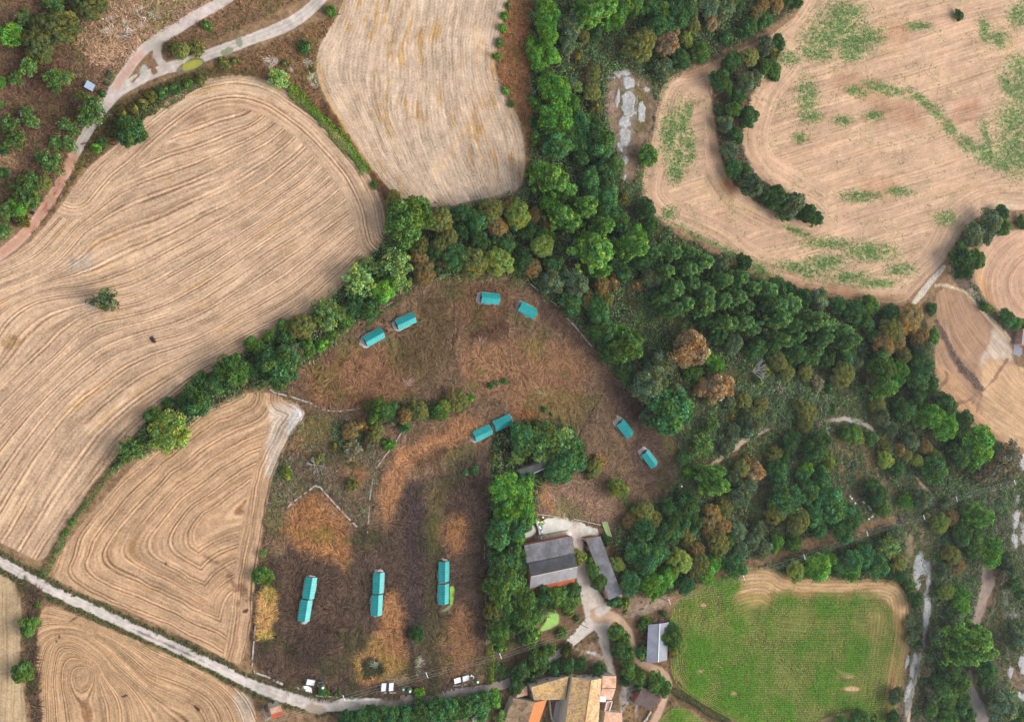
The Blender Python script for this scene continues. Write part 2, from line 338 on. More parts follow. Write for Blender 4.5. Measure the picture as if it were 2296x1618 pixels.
paint([(560, 1250), (700, 1225), (800, 1185), (870, 1180), (900, 1080), (1092, 1010), (1094, 1570), (760, 1580), (560, 1525)], (106, 84, 67), 20, 16)
paint([(640, 1145), (705, 1092), (760, 1150), (785, 1195), (785, 1290), (740, 1262), (640, 1225)], (170, 119, 70), 28, 13)
paint([(715, 1130), (735, 1140), (748, 1165), (730, 1150)], (186, 150, 120), 8, 6)
paint([(595, 1250), (700, 1230), (790, 1270), (800, 1500), (700, 1545), (580, 1500)], (106, 82, 64), 43, 25)
paint([(655, 1410), (740, 1400), (750, 1460), (700, 1500), (640, 1480)], (92, 72, 58), 30, 18)
paint([(860, 1190), (850, 1060), (890, 1000), (1000, 955), (1055, 928), (1100, 955), (1005, 1000), (925, 1045), (900, 1100), (880, 1150)], (178, 127, 82), 32, 16)
paint([(940, 1010), (1000, 1000), (990, 1030), (920, 1060)], (124, 90, 62), 28, 16)
paint([(862, 1330), (895, 1325), (906, 1450), (910, 1512), (780, 1540), (795, 1470), (850, 1410)], (174, 124, 76), 25, 13)
paint([(905, 1080), (950, 1085), (948, 1250), (946, 1400), (912, 1425), (900, 1250)], (92, 73, 66), 25, 11)
paint([(1000, 1020), (1096, 1000), (1092, 1190), (1000, 1220)], (98, 77, 63), 36, 18)
paint([(950, 1070), (1000, 1060), (1003, 1220), (955, 1240)], (116, 98, 62), 28, 13)
paint([(985, 1165), (1030, 1140), (1045, 1200), (1040, 1250), (1000, 1250)], (166, 118, 72), 32, 16)
paint([(990, 1400), (1035, 1330), (1060, 1400), (1060, 1500), (985, 1510)], (158, 114, 76), 36, 18)
paint([(1050, 1150), (1092, 1150), (1092, 1420), (1055, 1420)], (112, 88, 70), 28, 13)
paint([(580, 1312), (612, 1300), (616, 1430), (572, 1442)], (196, 150, 84), 10, 6)
paint([(818, 1468), (850, 1478), (860, 1508), (828, 1522), (806, 1502)], (76, 72, 48), 6, 5)
paint([(832, 1482), (848, 1482), (850, 1498), (834, 1498)], (150, 142, 130), 6, 6)
paint([(860, 1516), (902, 1508), (916, 1522), (900, 1530), (862, 1530)], (164, 128, 106), 6, 4)
paint([(925, 1470), (940, 1465), (945, 1510), (925, 1510)], (176, 160, 146), 5, 6, thr=.4)
for a in ([(1060, 760), (1090, 755), (1085, 775)], [(900, 845), (920, 850), (905, 870)], [(1200, 880), (1215, 870), (1225, 895)]): paint(a, (178, 148, 130), 8, 6, thr=.4)
for p in ([(1018, 628), (1018, 872)], [(858, 708), (872, 760), (892, 820), (915, 905)], [(1136, 640), (1138, 740), (1146, 830)], [(1355, 875), (1323, 930), (1293, 986)], [(1449, 964), (1418, 1009)], [(1000, 1100), (1003, 1500)], [(575, 1345), (660, 1345), (780, 1343), (850, 1342)], [(960, 1292), (1092, 1292)]): paint(p, (92, 72, 56), 2, 1, 1, closed=False, w=3.4, alpha=.95)
for p in ([(1021, 628), (1021, 872)], [(1139, 640), (1141, 740), (1149, 830)]): paint(p, (176, 134, 96), 2, 1, 1, closed=False, w=1.6, alpha=.7)
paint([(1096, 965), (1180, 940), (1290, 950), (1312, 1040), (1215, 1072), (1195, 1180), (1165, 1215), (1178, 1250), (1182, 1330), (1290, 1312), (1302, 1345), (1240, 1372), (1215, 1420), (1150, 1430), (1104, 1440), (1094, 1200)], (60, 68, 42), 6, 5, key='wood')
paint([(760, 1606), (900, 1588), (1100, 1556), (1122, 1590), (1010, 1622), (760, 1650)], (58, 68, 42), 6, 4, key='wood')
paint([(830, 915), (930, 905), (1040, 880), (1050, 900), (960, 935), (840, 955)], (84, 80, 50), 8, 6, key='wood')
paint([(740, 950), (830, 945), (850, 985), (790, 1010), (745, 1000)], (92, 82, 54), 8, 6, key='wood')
# ---- farmstead ground
paint([(1140, 1160), (1400, 1120), (1480, 1320), (1520, 1420), (1510, 1750), (1100, 1750), (1100, 1400)], (126, 100, 74), 16, 10, key='yardgrass')
paint([(1196, 1080), (1270, 1070), (1330, 1070), (1392, 1122), (1370, 1162), (1330, 1170), (1250, 1152), (1196, 1150)], (158, 124, 95), 10, 8, key='dry')
paint([(1205, 1075), (1232, 1085), (1262, 1150), (1235, 1150), (1205, 1120)], (180, 130, 82), 8, 6)
paint([(1390, 1140), (1440, 1150), (1430, 1250), (1390, 1300), (1360, 1200)], (116, 90, 74), 14, 10)
paint([(1385, 1345), (1495, 1330), (1500, 1360), (1400, 1395)], (160, 134, 114), 8, 8)
paint([(1395, 1505), (1440, 1515), (1440, 1560), (1420, 1640), (1390, 1640)], (182, 166, 156), 8, 6)
paint([(1400, 1580), (1432, 1570), (1425, 1640), (1395, 1650)], (150, 118, 84), 8, 8)
paint([(1290, 1455), (1350, 1420), (1370, 1500), (1300, 1510)], (158, 128, 102), 8, 8)
YARD = off([(165, 520), (320, 225), (380, 220), (450, 420), (480, 320), (545, 240), (560, 180), (620, 120), (700, 140), (800, 100), (900, 105), (960, 120), (1100, 150), (1210, 200), (1280, 230), (1390, 290), (1480, 325), (1550, 330), (1555, 440), (1480, 445), (1300, 480), (1200, 500), (1100, 530), (1040, 470), (300, 600)], 1148, 1143.5, 1/8.0)
paint(YARD, (238, 229, 218), 3, 4, 3, zone=20, sm=1)
paint(off([(420, 170), (470, 260), (500, 400), (560, 450), (380, 600), (160, 640), (180, 520), (450, 440)], 1148, 1143.5, 1/8.0), (104, 84, 74), 4, 2)
paint(off([(560, 440), (980, 370), (1000, 460), (560, 560)], 1148, 1143.5, 1/8.0), (178, 166, 150), 4, 2)
# ---- fields
F1 = [(-140, 650), (0, 590), (70, 542), (130, 472), (165, 418), (205, 368), (262, 325), (330, 260), (400, 205), (460, 178), (520, 168), (570, 172), (620, 190), (660, 217), (720, 262), (770, 312), (810, 362), (838, 410), (860, 460), (868, 520), (850, 560), (800, 602), (770, 640), (720, 690), (650, 738), (560, 778), (490, 822), (420, 866), (375, 905), (325, 945), (285, 995), (235, 1052), (195, 1105), (158, 1160), (125, 1215), (92, 1262), (60, 1245), (0, 1215), (-140, 1150)]
F2 = [(800, -120), (768, 20), (735, 70), (709, 115), (711, 170), (727, 215), (762, 270), (802, 330), (842, 387), (878, 430), (915, 455), (960, 466), (1040, 456), (1110, 438), (1165, 428), (1178, 380), (1176, 320), (1163, 265), (1138, 222), (1116, 188), (1108, 150), (1113, 110), (1123, 60), (1138, 0), (1160, -120)]
F3 = [(116, 1292), (128, 1250), (170, 1188), (222, 1130), (275, 1068), (335, 1008), (402, 958), (470, 912), (540, 880), (600, 878), (640, 893), (680, 913), (684, 930), (652, 970), (625, 1030), (605, 1100), (590, 1170), (580, 1240), (570, 1310), (565, 1380), (555, 1440), (541, 1491), (520, 1486), (470, 1456), (380, 1412), (280, 1366), (200, 1337), (140, 1306)]
F4 = [(92, 1362), (112, 1357), (150, 1370), (230, 1401), (330, 1441), (430, 1487), (500, 1527), (548, 1552), (572, 1580), (576, 1620), (572, 1750), (98, 1750), (86, 1600), (80, 1500), (79, 1440)]
F5 = [(-140, 1265), (-20, 1275), (28, 1298), (47, 1330), (48, 1400), (45, 1470), (52, 1540), (60, 1620), (60, 1750), (-140, 1750)]
F6 = [(1850, -130), (1795, 30), (1735, 75), (1675, 102), (1612, 132), (1555, 160), (1510, 165), (1484, 195), (1474, 240), (1466, 290), (1457, 340), (1444, 390), (1438, 430), (1447, 462), (1482, 496), (1540, 521), (1600, 547), (1650, 591), (1700, 621), (1760, 641), (1830, 661), (1900, 671), (1960, 676), (2028, 682), (2056, 650), (2086, 615), (2117, 590), (2137, 552), (2162, 512), (2197, 482), (2240, 469), (2296, 471), (2440, 474), (2440, -130)]
BANK = [(1742, 88), (1690, 117), (1640, 132), (1603, 160), (1594, 200), (1602, 260), (1611, 320), (1622, 372), (1652, 422), (1702, 457), (1762, 482), (1820, 501), (1843, 496), (1832, 470), (1792, 449), (1742, 424), (1702, 399), (1674, 360), (1661, 310), (1671, 260), (1691, 200), (1722, 160), (1752, 122)]
F7 = [(2440, 502), (2296, 511), (2242, 520), (2202, 546), (2187, 582), (2185, 630), (2202, 662), (2232, 692), (2262, 706), (2300, 716), (2440, 745)]
F8 = [(2100, 650), (2132, 641), (2167, 656), (2192, 691), (2232, 727), (2264, 762), (2270, 800), (2278, 825), (2296, 845), (2440, 890), (2440, 1030), (2262, 1000), (2232, 985), (2202, 960), (2150, 920), (2112, 892), (2097, 850), (2095, 790), (2105, 730), (2096, 690)]
CORN = [(1502, 1352), (1560, 1316), (1640, 1281), (1690, 1269), (1740, 1273), (1762, 1296), (1832, 1301), (1900, 1301), (1960, 1297), (2002, 1301), (2031, 1325), (2039, 1380), (2031, 1450), (2016, 1540), (2000, 1620), (1985, 1760), (1720, 1760), (1668, 1620), (1625, 1605), (1580, 1580), (1530, 1548), (1508, 1524), (1502, 1490), (1500, 1440)]
CORN2 = [(1482, 1608), (1514, 1577), (1566, 1604), (1590, 1640), (1590, 1760), (1460, 1760), (1470, 1640)]
def field(P, col, zone, wob=2.0): 
    s, m, sd = paint(P, col, 3, wob, 1.5, zone=zone); return s, m, sd
def rbf(guides, s):
    pts = []; val = []
    for g, u in guides:
        p = chaikin(g, 1, False); 
        seg = np.hypot(*np.diff(p, axis=0).T); L = np.r_[0, np.cumsum(seg)]; n = max(2, int(L[-1]/45)+1); t = np.linspace(0, L[-1], n)
        pts += list(np.column_stack([np.interp(t, L, p[:, 0]), np.interp(t, L, p[:, 1])])); val += [u]*n
    p = np.array(pts)/100.0; n = len(p)
    def ph(r2): return np.where(r2 > 1e-12, r2*np.log(np.maximum(r2, 1e-12))*.5, 0)
    A = np.zeros((n+3, n+3)); A[:n, :n] = ph(((p[:, None]-p[None])**2).sum(-1))+np.eye(n)*1e-3; A[:n, n] = 1; A[:n, n+1:] = p; A[n, :n] = 1; A[n+1:, :n] = p.T
    w = np.linalg.solve(A, np.r_[val, 0, 0, 0])
    X = DX[s][::6, ::6]/100.0; Y = DY[s][::6, ::6]/100.0; q = np.column_stack([X.ravel(), Y.ravel()]); o = np.empty(len(q))
    for i in range(0, len(q), 4000):
        d = ((q[i:i+4000, None]-p[None])**2).sum(-1); o[i:i+4000] = ph(d)@w[:n]+w[n]+q[i:i+4000]@w[n+1:]
    o = o.reshape(X.shape); H, Wd = DX[s].shape
    ix = np.minimum(np.arange(Wd)/6.0, X.shape[1]-1.001); iy = np.minimum(np.arange(H)/6.0, X.shape[0]-1.001)
    a = ix.astype(int); b = iy.astype(int); fx = (ix-a)[None]; fy = (iy-b)[:, None]
    return (o[b][:, a]*(1-fx)+o[b][:, a+1]*fx)*(1-fy)+(o[b+1][:, a]*(1-fx)+o[b+1][:, a+1]*fx)*fy
def setu(s, m, u): U[s] = np.where(m > .02, u, U[s])
WN = (fbm(DX, DY, 90, 21, 3)-.5)
# F1: tracks follow the lower hedge and swing round the top
s, m, sd = field(F1, (203, 170, 139), 1)
g = [([(92, 1262), (158, 1160), (235, 1052), (325, 945), (420, 866), (560, 778), (650, 738), (720, 690), (850, 560)], 0),
     ([(0, 1040), (60, 960), (130, 880), (230, 800), (330, 755), (420, 735), (520, 680), (640, 600), (740, 530), (800, 480)], 26),
     ([(0, 870), (60, 810), (133, 735), (215, 690), (260, 690), (330, 672), (427, 620), (560, 530), (700, 440), (745, 400)], 46),
     ([(0, 697), (50, 666), (110, 646), (183, 639), (260, 617), (330, 585), (420, 535), (540, 470), (660, 390), (700, 350)], 62),
     ([(0, 650), (67, 625), (127, 598), (160, 570), (200, 520), (260, 490), (400, 430), (520, 380), (620, 320), (650, 290)], 76),
     ([(165, 418), (262, 325), (400, 205), (520, 168)], 104), ([(240, 400), (360, 330), (480, 290), (560, 260)], 92)]
ui = rbf(g, s)
top = segdist(DX[s], DY[s], chaikin(F1[4:20], 1, False), False)
ed = 72+6*WN[s]
u = np.where(top < ed, 140-top*.178, ui)
setu(s, m, u+WN[s]*1.0)
paint([(140, 600), (200, 560), (210, 600), (170, 612)], (190, 172, 152), 14, 6, alpha=.7); paint([(190, 670), (220, 680), (215, 700), (180, 690)], (196, 178, 160), 10, 5, alpha=.8)
paint([(150, 580), (170, 575), (165, 592)], (176, 160, 146), 6, 4)
paint([(340, 752), (346, 758), (350, 768), (343, 770), (339, 764), (334, 757)], (74, 62, 56), 1.5, 2, 2); paint([(0, 750), (40, 745), (48, 775), (20, 785), (0, 780)], (176, 142, 104), 8, 6, thr=.4)
paint([(0, 1110), (60, 1110), (88, 1150), (80, 1190), (20, 1210), (-40, 1180)], (206, 172, 138), 14, 8, alpha=.8)
paint([(330, 258), (400, 206), (460, 180), (520, 170), (575, 175), (640, 210), (600, 215), (520, 192), (420, 225), (340, 290)], (206, 180, 148), 14, 6, alpha=.6)
paint([(380, 262), (560, 208), (660, 250), (620, 265), (520, 250), (420, 290)], (186, 148, 118), 18, 8, alpha=.6)
# F2
s, m, sd = field(F2, (207, 180, 154), 2)
u = rbf([([(800, -120), (768, 20), (709, 115), (711, 170), (762, 270), (842, 387), (900, 450)], 0), ([(900, -100), (880, 60), (860, 180), (880, 300), (960, 450)], 26), ([(1000, -100), (985, 80), (980, 200), (1000, 320), (1060, 450)], 46), ([(1160, -120), (1123, 60), (1108, 150), (1138, 222), (1176, 320), (1178, 400)], 78)], s)
setu(s, m, u+WN[s]*4)
paint([(1076, 212), (1092, 222), (1050, 300), (1010, 360), (965, 412), (955, 400), (1010, 330), (1050, 260)], (214, 182, 150), 6, 3)
paint([(920, 450), (1000, 440), (1170, 400), (1175, 428), (1040, 458), (960, 466)], (168, 150, 138), 26, 10, alpha=.7)
paint([(709, 130), (716, 130), (740, 230), (860, 410), (845, 400), (725, 225)], (204, 164, 112), 8, 5, alpha=.7)
# F3
s, m, sd = field(F3, (194, 158, 124), 3)
left = segdist(DX[s], DY[s], chaikin(F3[:9]+F3[-7:][::1], 0, False), False) if False else segdist(DX[s], DY[s], np.array(F3[-8:]+F3[:9], float), False)
rt = segdist(DX[s], DY[s], np.array(F3[10:22], float), False)
dA = segdist(DX[s], DY[s], np.array(F3[:9], float), False); dB = segdist(DX[s], DY[s], np.array(F3[-9:]+F3[:2], float), False); left = -26*np.logaddexp(-dA/26, -dB/26)
u = np.where(rt < 46, 70-rt*.178, left*.178)
u = np.where(left > 190, 60+np.hypot(DX[s]-462, DY[s]-1268)*.16, u) if False else u
setu(s, m, u+WN[s]*2.5)
paint([(600, 905), (660, 905), (683, 930), (650, 975), (622, 1030), (600, 1080), (590, 1010), (610, 950)], (214, 196, 178), 14, 6, alpha=.8)
paint([(652, 910), (684, 926), (664, 962), (640, 985)], (212, 200, 192), 4, 4)
paint([(440, 1240), (490, 1250), (500, 1300), (540, 1370), (560, 1330), (520, 1280)], (150, 116, 90), 12, 8, thr=.42)
for a in ([(212, 1250), (218, 1240), (222, 1225), (216, 1252)], [(318, 1268), (308, 1282), (304, 1292), (312, 1280)], [(540, 1370), (560, 1362), (552, 1376)], [(370, 1259), (376, 1264), (370, 1266)]): paint(a, (96, 72, 58), 2, 1.5, 1)
# F4, F5
s, m, sd = field(F4, (192, 156, 120), 4)
u = rbf([([(92, 1362), (200, 1390), (330, 1441), (500, 1527), (560, 1600), (572, 1750)], 0), ([(84, 1420), (150, 1400), (230, 1430), (280, 1470), (330, 1520), (440, 1560), (480, 1600), (490, 1750)], 14), ([(110, 1750), (104, 1600), (104, 1500), (130, 1425), (190, 1450), (250, 1520), (300, 1570), (300, 1750)], 30), ([(200, 1750), (200, 1620), (210, 1500)], 44)], s)
setu(s, m, u*1.1+WN[s]*1.5)
paint([(520, 1540), (560, 1560), (576, 1620), (560, 1640), (530, 1600)], (206, 186, 166), 12, 6, alpha=.8)
for a in ([(126, 1425), (140, 1418), (124, 1446)], [(150, 1394), (178, 1380), (160, 1392)], [(270, 1560), (288, 1555), (280, 1562)], [(430, 1575), (452, 1590), (448, 1605)]): paint(a, (98, 72, 56), 2, 2, 1.5, thr=.3)
s, m, sd = field(F5, (193, 166, 130), 5); setu(s, m, DX[s]*.18+WN[s]*3)
# F6
s, m, sd = field(F6, (211, 173, 142), 6, 3)
s2, mb, sdb = paint(BANK, (112, 88, 66), 6, 4, 2, zone=0, key='scrub')
db = np.full(DX.shape, 1e9); db[s2] = np.where(sdb > 0, sdb, 0); edge = np.minimum(-sd, db[s])
P6 = DX[s]*.30+DY[s]*1.0
u = np.where(edge < 58, edge*.2, P6*.2)
setu(s, m, u+WN[s]*2)
for a, c in (([(1880, 150), (1960, 180), (2080, 260), (2060, 300), (1930, 230), (1850, 200)], (186, 142, 112)), ([(2000, 40), (2060, 50), (2030, 110), (1960, 90)], (196, 150, 118)), ([(1930, 390), (2020, 400), (2010, 450), (1920, 430)], (194, 150, 118)), ([(2140, 210), (2220, 230), (2180, 290), (2130, 260)], (196, 148, 120)), ([(1560, 400), (1640, 440), (1720, 480), (1640, 470), (1560, 430)], (220, 184, 142)), ([(1600, 556), (1700, 610), (1900, 655), (2030, 660), (2020, 684), (1830, 664), (1680, 622)], (176, 128, 92)), ([(1500, 170), (1640, 125), (1740, 75), (1735, 90), (1610, 150), (1540, 180)], (190, 150, 116)), ([(1625, 400), (1650, 420), (1642, 440), (1620, 425)], (170, 112, 66))): paint(a, c, 30, 16, alpha=.75)
paint([(2060, 640), (2120, 590), (2150, 530), (2190, 486), (2250, 468), (2440, 472), (2440, 440), (2230, 440), (2160, 480), (2110, 560)], (214, 182, 154), 12, 6, alpha=.6)
WE = [(1890, 30, 45, 25, 0), (1880, 60, 55, 40, 0), (1850, 85, 45, 30, 0), (1912, 98, 42, 28, 0), (1770, 130, 22, 15, 0), (1832, 120, 36, 15, 10), (1905, 125, 22, 14, 0), (1810, 215, 22, 38, 0), (1815, 262, 24, 16, 0), (1920, 205, 22, 12, 20), (1985, 200, 46, 12, 15), (2068, 225, 42, 9, 38), (2100, 252, 22, 12, 40), (2130, 288, 12, 24, -30), (2170, 325, 28, 14, 35), (2215, 345, 40, 22, 25), (2212, 305, 11, 38, -15), (2240, 88, 22, 20, 0), (2282, 35, 24, 24, 0), (2258, 190, 16, 32, -25), (2286, 150, 30, 26, 0), (2275, 270, 40, 40, 0), (2280, 335, 48, 55, 0), (2290, 200, 24, 40, 0), (2250, 370, 40, 14, 15), (2210, 70, 14, 30, -20), (1955, 80, 28, 18, 0), (1500, 300, 18, 50, 5), (1530, 285, 14, 46, 0), (1545, 250, 8, 26, 10), (1522, 355, 22, 32, 0), (1548, 330, 12, 36, 0), (1512, 385, 16, 24, 0), (1500, 478, 16, 14, 0), (1560, 535, 60, 12, 24), (1640, 575, 56, 14, 26), (1690, 600, 46, 14, 18), (1815, 612, 22, 12, 0), (1790, 600, 44, 12, 10), (1850, 590, 44, 18, 0), (1905, 622, 50, 14, 0), (1960, 635, 50, 10, 0), (2020, 605, 30, 14, 0), (1950, 565, 56, 20, 0), (1860, 545, 56, 12, 0), (2120, 490, 22, 16, 0), (1790, 520, 30, 8, 20), (1930, 440, 40, 12, 0), (2020, 430, 30, 10, 0), (1890, 270, 20, 10, 0), (2060, 60, 26, 10, 0), (1795, 310, 16, 12, 0), (1960, 260, 22, 10, 0)]
def wdens(x, y):
    d = .05*sst(.50, .68, fbm(x, y, 26, 61, 3))+.006
    for cx, cy, a, b, r in WE:
        c, s = math.cos(math.radians(r)), math.sin(math.radians(r)); u = ((x-cx)*c+(y-cy)*s)/a; v = (-(x-cx)*s+(y-cy)*c)/b
        d = np.maximum(d, np.exp(-(u*u+v*v)*1.1)*(.95 if b < 60 else .6))
    br = sst(.30, .62, fbm(x*.9, y*1.6, 5, 62, 2)); return d*(.30+.9*br)
q6 = Z[s] == 6; wd = np.zeros(DX[s].shape); wd[q6] = np.clip(wdens(DX[s][q6], DY[s][q6])*1.3, 0, .9); CG[s] = CG[s]*(1-wd[..., None]*.85)+np.array(C(112, 150, 78))*wd[..., None]*.85
# F7, F8
s, m, sd = field(F7, (208, 168, 138), 7); setu(s, m, np.hypot(DX[s]-2330, DY[s]-640)*.25+WN[s]*2)
paint([(2185, 590), (2200, 600), (2210, 640), (2240, 690), (2200, 665)], (212, 164, 116), 8, 5, alpha=.8)
s, m, sd = field(F8, (176, 140, 112), 8)
u = rbf([([(2100, 650), (2110, 730), (2130, 790), (2180, 850), (2240, 900), (2330, 960)], 0), ([(2165, 656), (2190, 700), (2225, 750), (2262, 800), (2300, 860)], 26), ([(2095, 850), (2150, 920), (2232, 985), (2330, 1010)], -14)], s)
setu(s, m, u*1.6+WN[s]*2)
paint([(2225, 730), (2262, 765), (2272, 815), (2240, 800), (2200, 830), (2196, 800), (2222, 770)], (206, 184, 164), 10, 6)
paint([(2200, 800), (2260, 810), (2440, 890), (2440, 1030), (2262, 1000), (2200, 955), (2200, 870)], (204, 166, 128), 10, 8)
paint([(2100, 800), (2140, 840), (2180, 900), (2230, 960), (2220, 975), (2150, 918), (2110, 890)], (198, 156, 118), 8, 6)
for a in ([(2258, 805), (2230, 850), (2200, 880), (2185, 895)], [(2120, 830), (2125, 850), (2105, 870)], [(2180, 905), (2190, 885), (2180, 870)], [(2150, 905), (2180, 895), (2205, 870), (2190, 920)]): paint(a, (156, 122, 98), 3, 2, closed=False, w=7)
paint([(2100, 720), (2112, 740), (2130, 790), (2160, 830), (2200, 870)], (112, 90, 80), 5, 4, 2.5, closed=False, w=[8, 12, 14, 16, 14], zone=0, key='scrub', hz=.3)
paint([(2118, 602), (2150, 600), (2185, 640), (2215, 690), (2262, 720), (2296, 740), (2296, 760), (2258, 745), (2220, 712), (2180, 670), (2140, 640)], (128, 104, 92), 6, 5, 3, zone=0, key='scrub')
paint([(2125, 640), (2170, 655), (2200, 695), (2240, 735), (2262, 760)], (222, 194, 164), 3, 2, 1.5, closed=False, w=[4, 5, 9, 12, 10])
paint([(2160, 610), (2178, 610), (2180, 628), (2162, 626)], (46, 42, 48), 4, 4)
paint([(2180, 630), (2200, 680), (2240, 700), (2200, 700), (2170, 650)], (176, 158, 150), 4, 5, thr=.5)
# F9 corn soils
s, m, sd = field(CORN, (160, 132, 84), 9); setu(s, m, -sd*.19)
paint([(1502, 1500), (1540, 1550), (1620, 1600), (1670, 1625), (1640, 1640), (1560, 1600), (1500, 1560), (1488, 1530)], (110, 92, 60), 6, 5)
paint([(1506, 1356), (1560, 1325), (1640, 1300), (1700, 1345), (1800, 1335), (1900, 1345), (1990, 1345), (2005, 1400), (2005, 1450), (1985, 1560), (1960, 1640), (1740, 1660), (1668, 1610), (1580, 1570), (1512, 1520), (1505, 1440)], (104, 118, 52), 14, 12, alpha=.85)
field(CORN2, (120, 128, 60), 9)
for q_ in ([(1892, 1538), (1928, 1540), (1927, 1549), (1893, 1548)], [(1572, 1352), (1584, 1353), (1584, 1360), (1570, 1359)], [(1564, 1500), (1578, 1500), (1578, 1508), (1566, 1508)], [(1640, 1549), (1652, 1550), (1652, 1558), (1640, 1557)], [(1840, 1610), (1920, 1590), (1950, 1600), (1880, 1622), (1830, 1640)], [(1868, 1490), (1890, 1505), (1920, 1512), (1905, 1522), (1876, 1508)]): paint(q_, (204, 168, 128), 4, 2, 2)
paint([(1640, 1325), (1720, 1318), (1745, 1340), (1700, 1365), (1640, 1350)], (178, 152, 96), 22, 12, alpha=.8); paint([(1940, 1370), (1985, 1365), (1985, 1480), (1955, 1470)], (166, 150, 88), 22, 12, alpha=.7)
paint([(1690, 1275), (1740, 1280), (1760, 1300), (1830, 1303), (2000, 1303), (2030, 1330), (2036, 1400), (2020, 1400), (2005, 1350), (1900, 1325), (1700, 1330), (1640, 1330)], (202, 166, 122), 12, 8)
# ---- tracks
R1 = [(-120, 1192), (0, 1257), (60, 1292), (140, 1334), (230, 1374), (330, 1422), (430, 1467), (520, 1512), (580, 1541), (640, 1562), (700, 1577), (770, 1580), (860, 1575), (940, 1565), (1020, 1553), (1090, 1544), (1140, 1531), (1190, 1508), (1240, 1474), (1280, 1440), (1320, 1402), (1345, 1380)]
s_, m_, _ = paint([(p[0]-1, p[1]) for p in R1], (104, 90, 56), 8, 5, 4, closed=False, w=[44]*12+[30]*10, alpha=.75, key='verge')
paint(R1, (222, 208, 200), 2.5, 1.6, 1.2, closed=False, w=[22]*8+[24, 30, 32, 30, 24, 21, 20, 20, 20, 18, 17, 22, 30, 40], zone=10)
def offs(P, o):
    P = chaikin(P, 2, False); t_ = np.gradient(P, axis=0); t_ /= np.linalg.norm(t_, axis=1)[:, None]; return P+o*np.column_stack([-t_[:, 1], t_[:, 0]])
for o_ in (-4.5, 4.5): paint(offs(R1, o_), (192, 176, 166), 2, 1.5, 1, closed=False, w=2.2, sm=0, alpha=.55)
paint(offs(R1[7:], 0), (172, 158, 136), 3, 2, 1.5, closed=False, w=3, sm=0, alpha=.45, thr=.42)
paint(R1[12:18], (168, 142, 132), 8, 3, closed=False, w=20, alpha=.75)
paint([(690, 1575), (740, 1585), (720, 1600), (680, 1592)], (190, 168, 152), 6, 4, zone=10)
paint([(300, 1410), (360, 1437), (420, 1464), (470, 1489)], (116, 100, 84), 3, 1.5, closed=False, w=3.2, alpha=.8)
R2 = [(-80, 625), (0, 572), (50, 532), (90, 482), (130, 422), (165, 352), (192, 300), (225, 250), (255, 208), (300, 185), (350, 160), (420, 141), (500, 112), (570, 86), (640, 60), (690, 28), (735, -20), (790, -120)]
paint(R2, (218, 202, 194), 2.5, 1.8, 1.2, closed=False, w=[24, 24, 24, 22, 22, 22, 22, 26, 30, 26, 24, 24, 24, 25, 27, 26, 26, 26], zone=10)
paint(R2[:6], (214, 150, 118), 14, 4, closed=False, w=22, alpha=.9); paint([(95, 480), (125, 430), (140, 395)], (184, 112, 76), 8, 4, closed=False, w=8, thr=.35)
for o_ in (-5, 4): paint(offs(R2, o_), (188, 170, 160), 2, 1.5, 1, closed=False, w=2.4, sm=0, alpha=.5)
R3 = [(240, 225), (270, 180), (300, 135), (325, 108), (352, 92), (400, 60), (450, 30), (500, 5), (570, -60), (620, -120)]
paint(R3, (214, 196, 188), 2.5, 1.8, 1.2, closed=False, w=[24, 24, 24, 26, 28, 27, 27, 27, 27, 27], zone=10)
paint([(262, 195), (290, 150), (315, 120)], (214, 160, 138), 10, 4, closed=False, w=16, alpha=.7)
paint([(352, 95), (352, 125), (362, 145), (382, 155)], (206, 190, 178), 3, 2, closed=False, w=[26, 18, 18, 14], zone=10)
paint([(316, 145), (334, 150), (330, 180), (312, 182)], (200, 190, 182), 3, 4, zone=10)
paint([(292, 190), (312, 160), (316, 172)], (150, 116, 84), 3, 1); paint([(336, 140), (350, 148), (356, 162), (338, 170)], (146, 112, 82), 3, 2)
paint([(196, 322), (204, 310), (212, 296), (203, 312), (190, 325), (180, 322)], (124, 88, 66), 3, 2, thr=.3)
paint([(1345, 1390), (1330, 1350), (1312, 1310), (1302, 1275), (1297, 1228), (1293, 1200), (1291, 1182)], (224, 205, 192), 5, 3, 2, closed=False, w=[54, 48, 34, 28, 25, 22, 24], zone=10)
paint([(1345, 1380), (1352, 1430), (1362, 1470), (1374, 1515)], (216, 196, 182), 5, 3, 2, closed=False, w=[40, 24, 18, 16], zone=10)
paint([(1280, 1450), (1310, 1460), (1350, 1470), (1366, 1490)], (190, 170, 152), 8, 5, closed=False, w=[6, 10, 8, 8])
paint([(1318, 1458), (1342, 1462), (1336, 1468), (1316, 1464)], (226, 220, 220), 3, 1.5)
paint([(1340, 1378), (1385, 1388), (1408, 1412), (1416, 1450), (1438, 1488), (1480, 1502), (1500, 1528), (1492, 1565), (1466, 1618), (1430, 1700)], (204, 168, 142), 5, 3.5, 2, closed=False, w=[36, 26, 17, 15, 16, 20, 16, 14, 16, 16], zone=10)
paint([(1344, 1372), (1370, 1352), (1392, 1335)], (212, 196, 184), 5, 3, closed=False, w=[24, 16, 12], zone=10)
paint([(1226, 1092), (1245, 1125), (1262, 1158)], (186, 158, 132), 3, 1.5, closed=False, w=9); paint([(1226, 1092), (1245, 1125), (1260, 1155)], (146, 108, 74), 3, 1.5, closed=False, w=3)
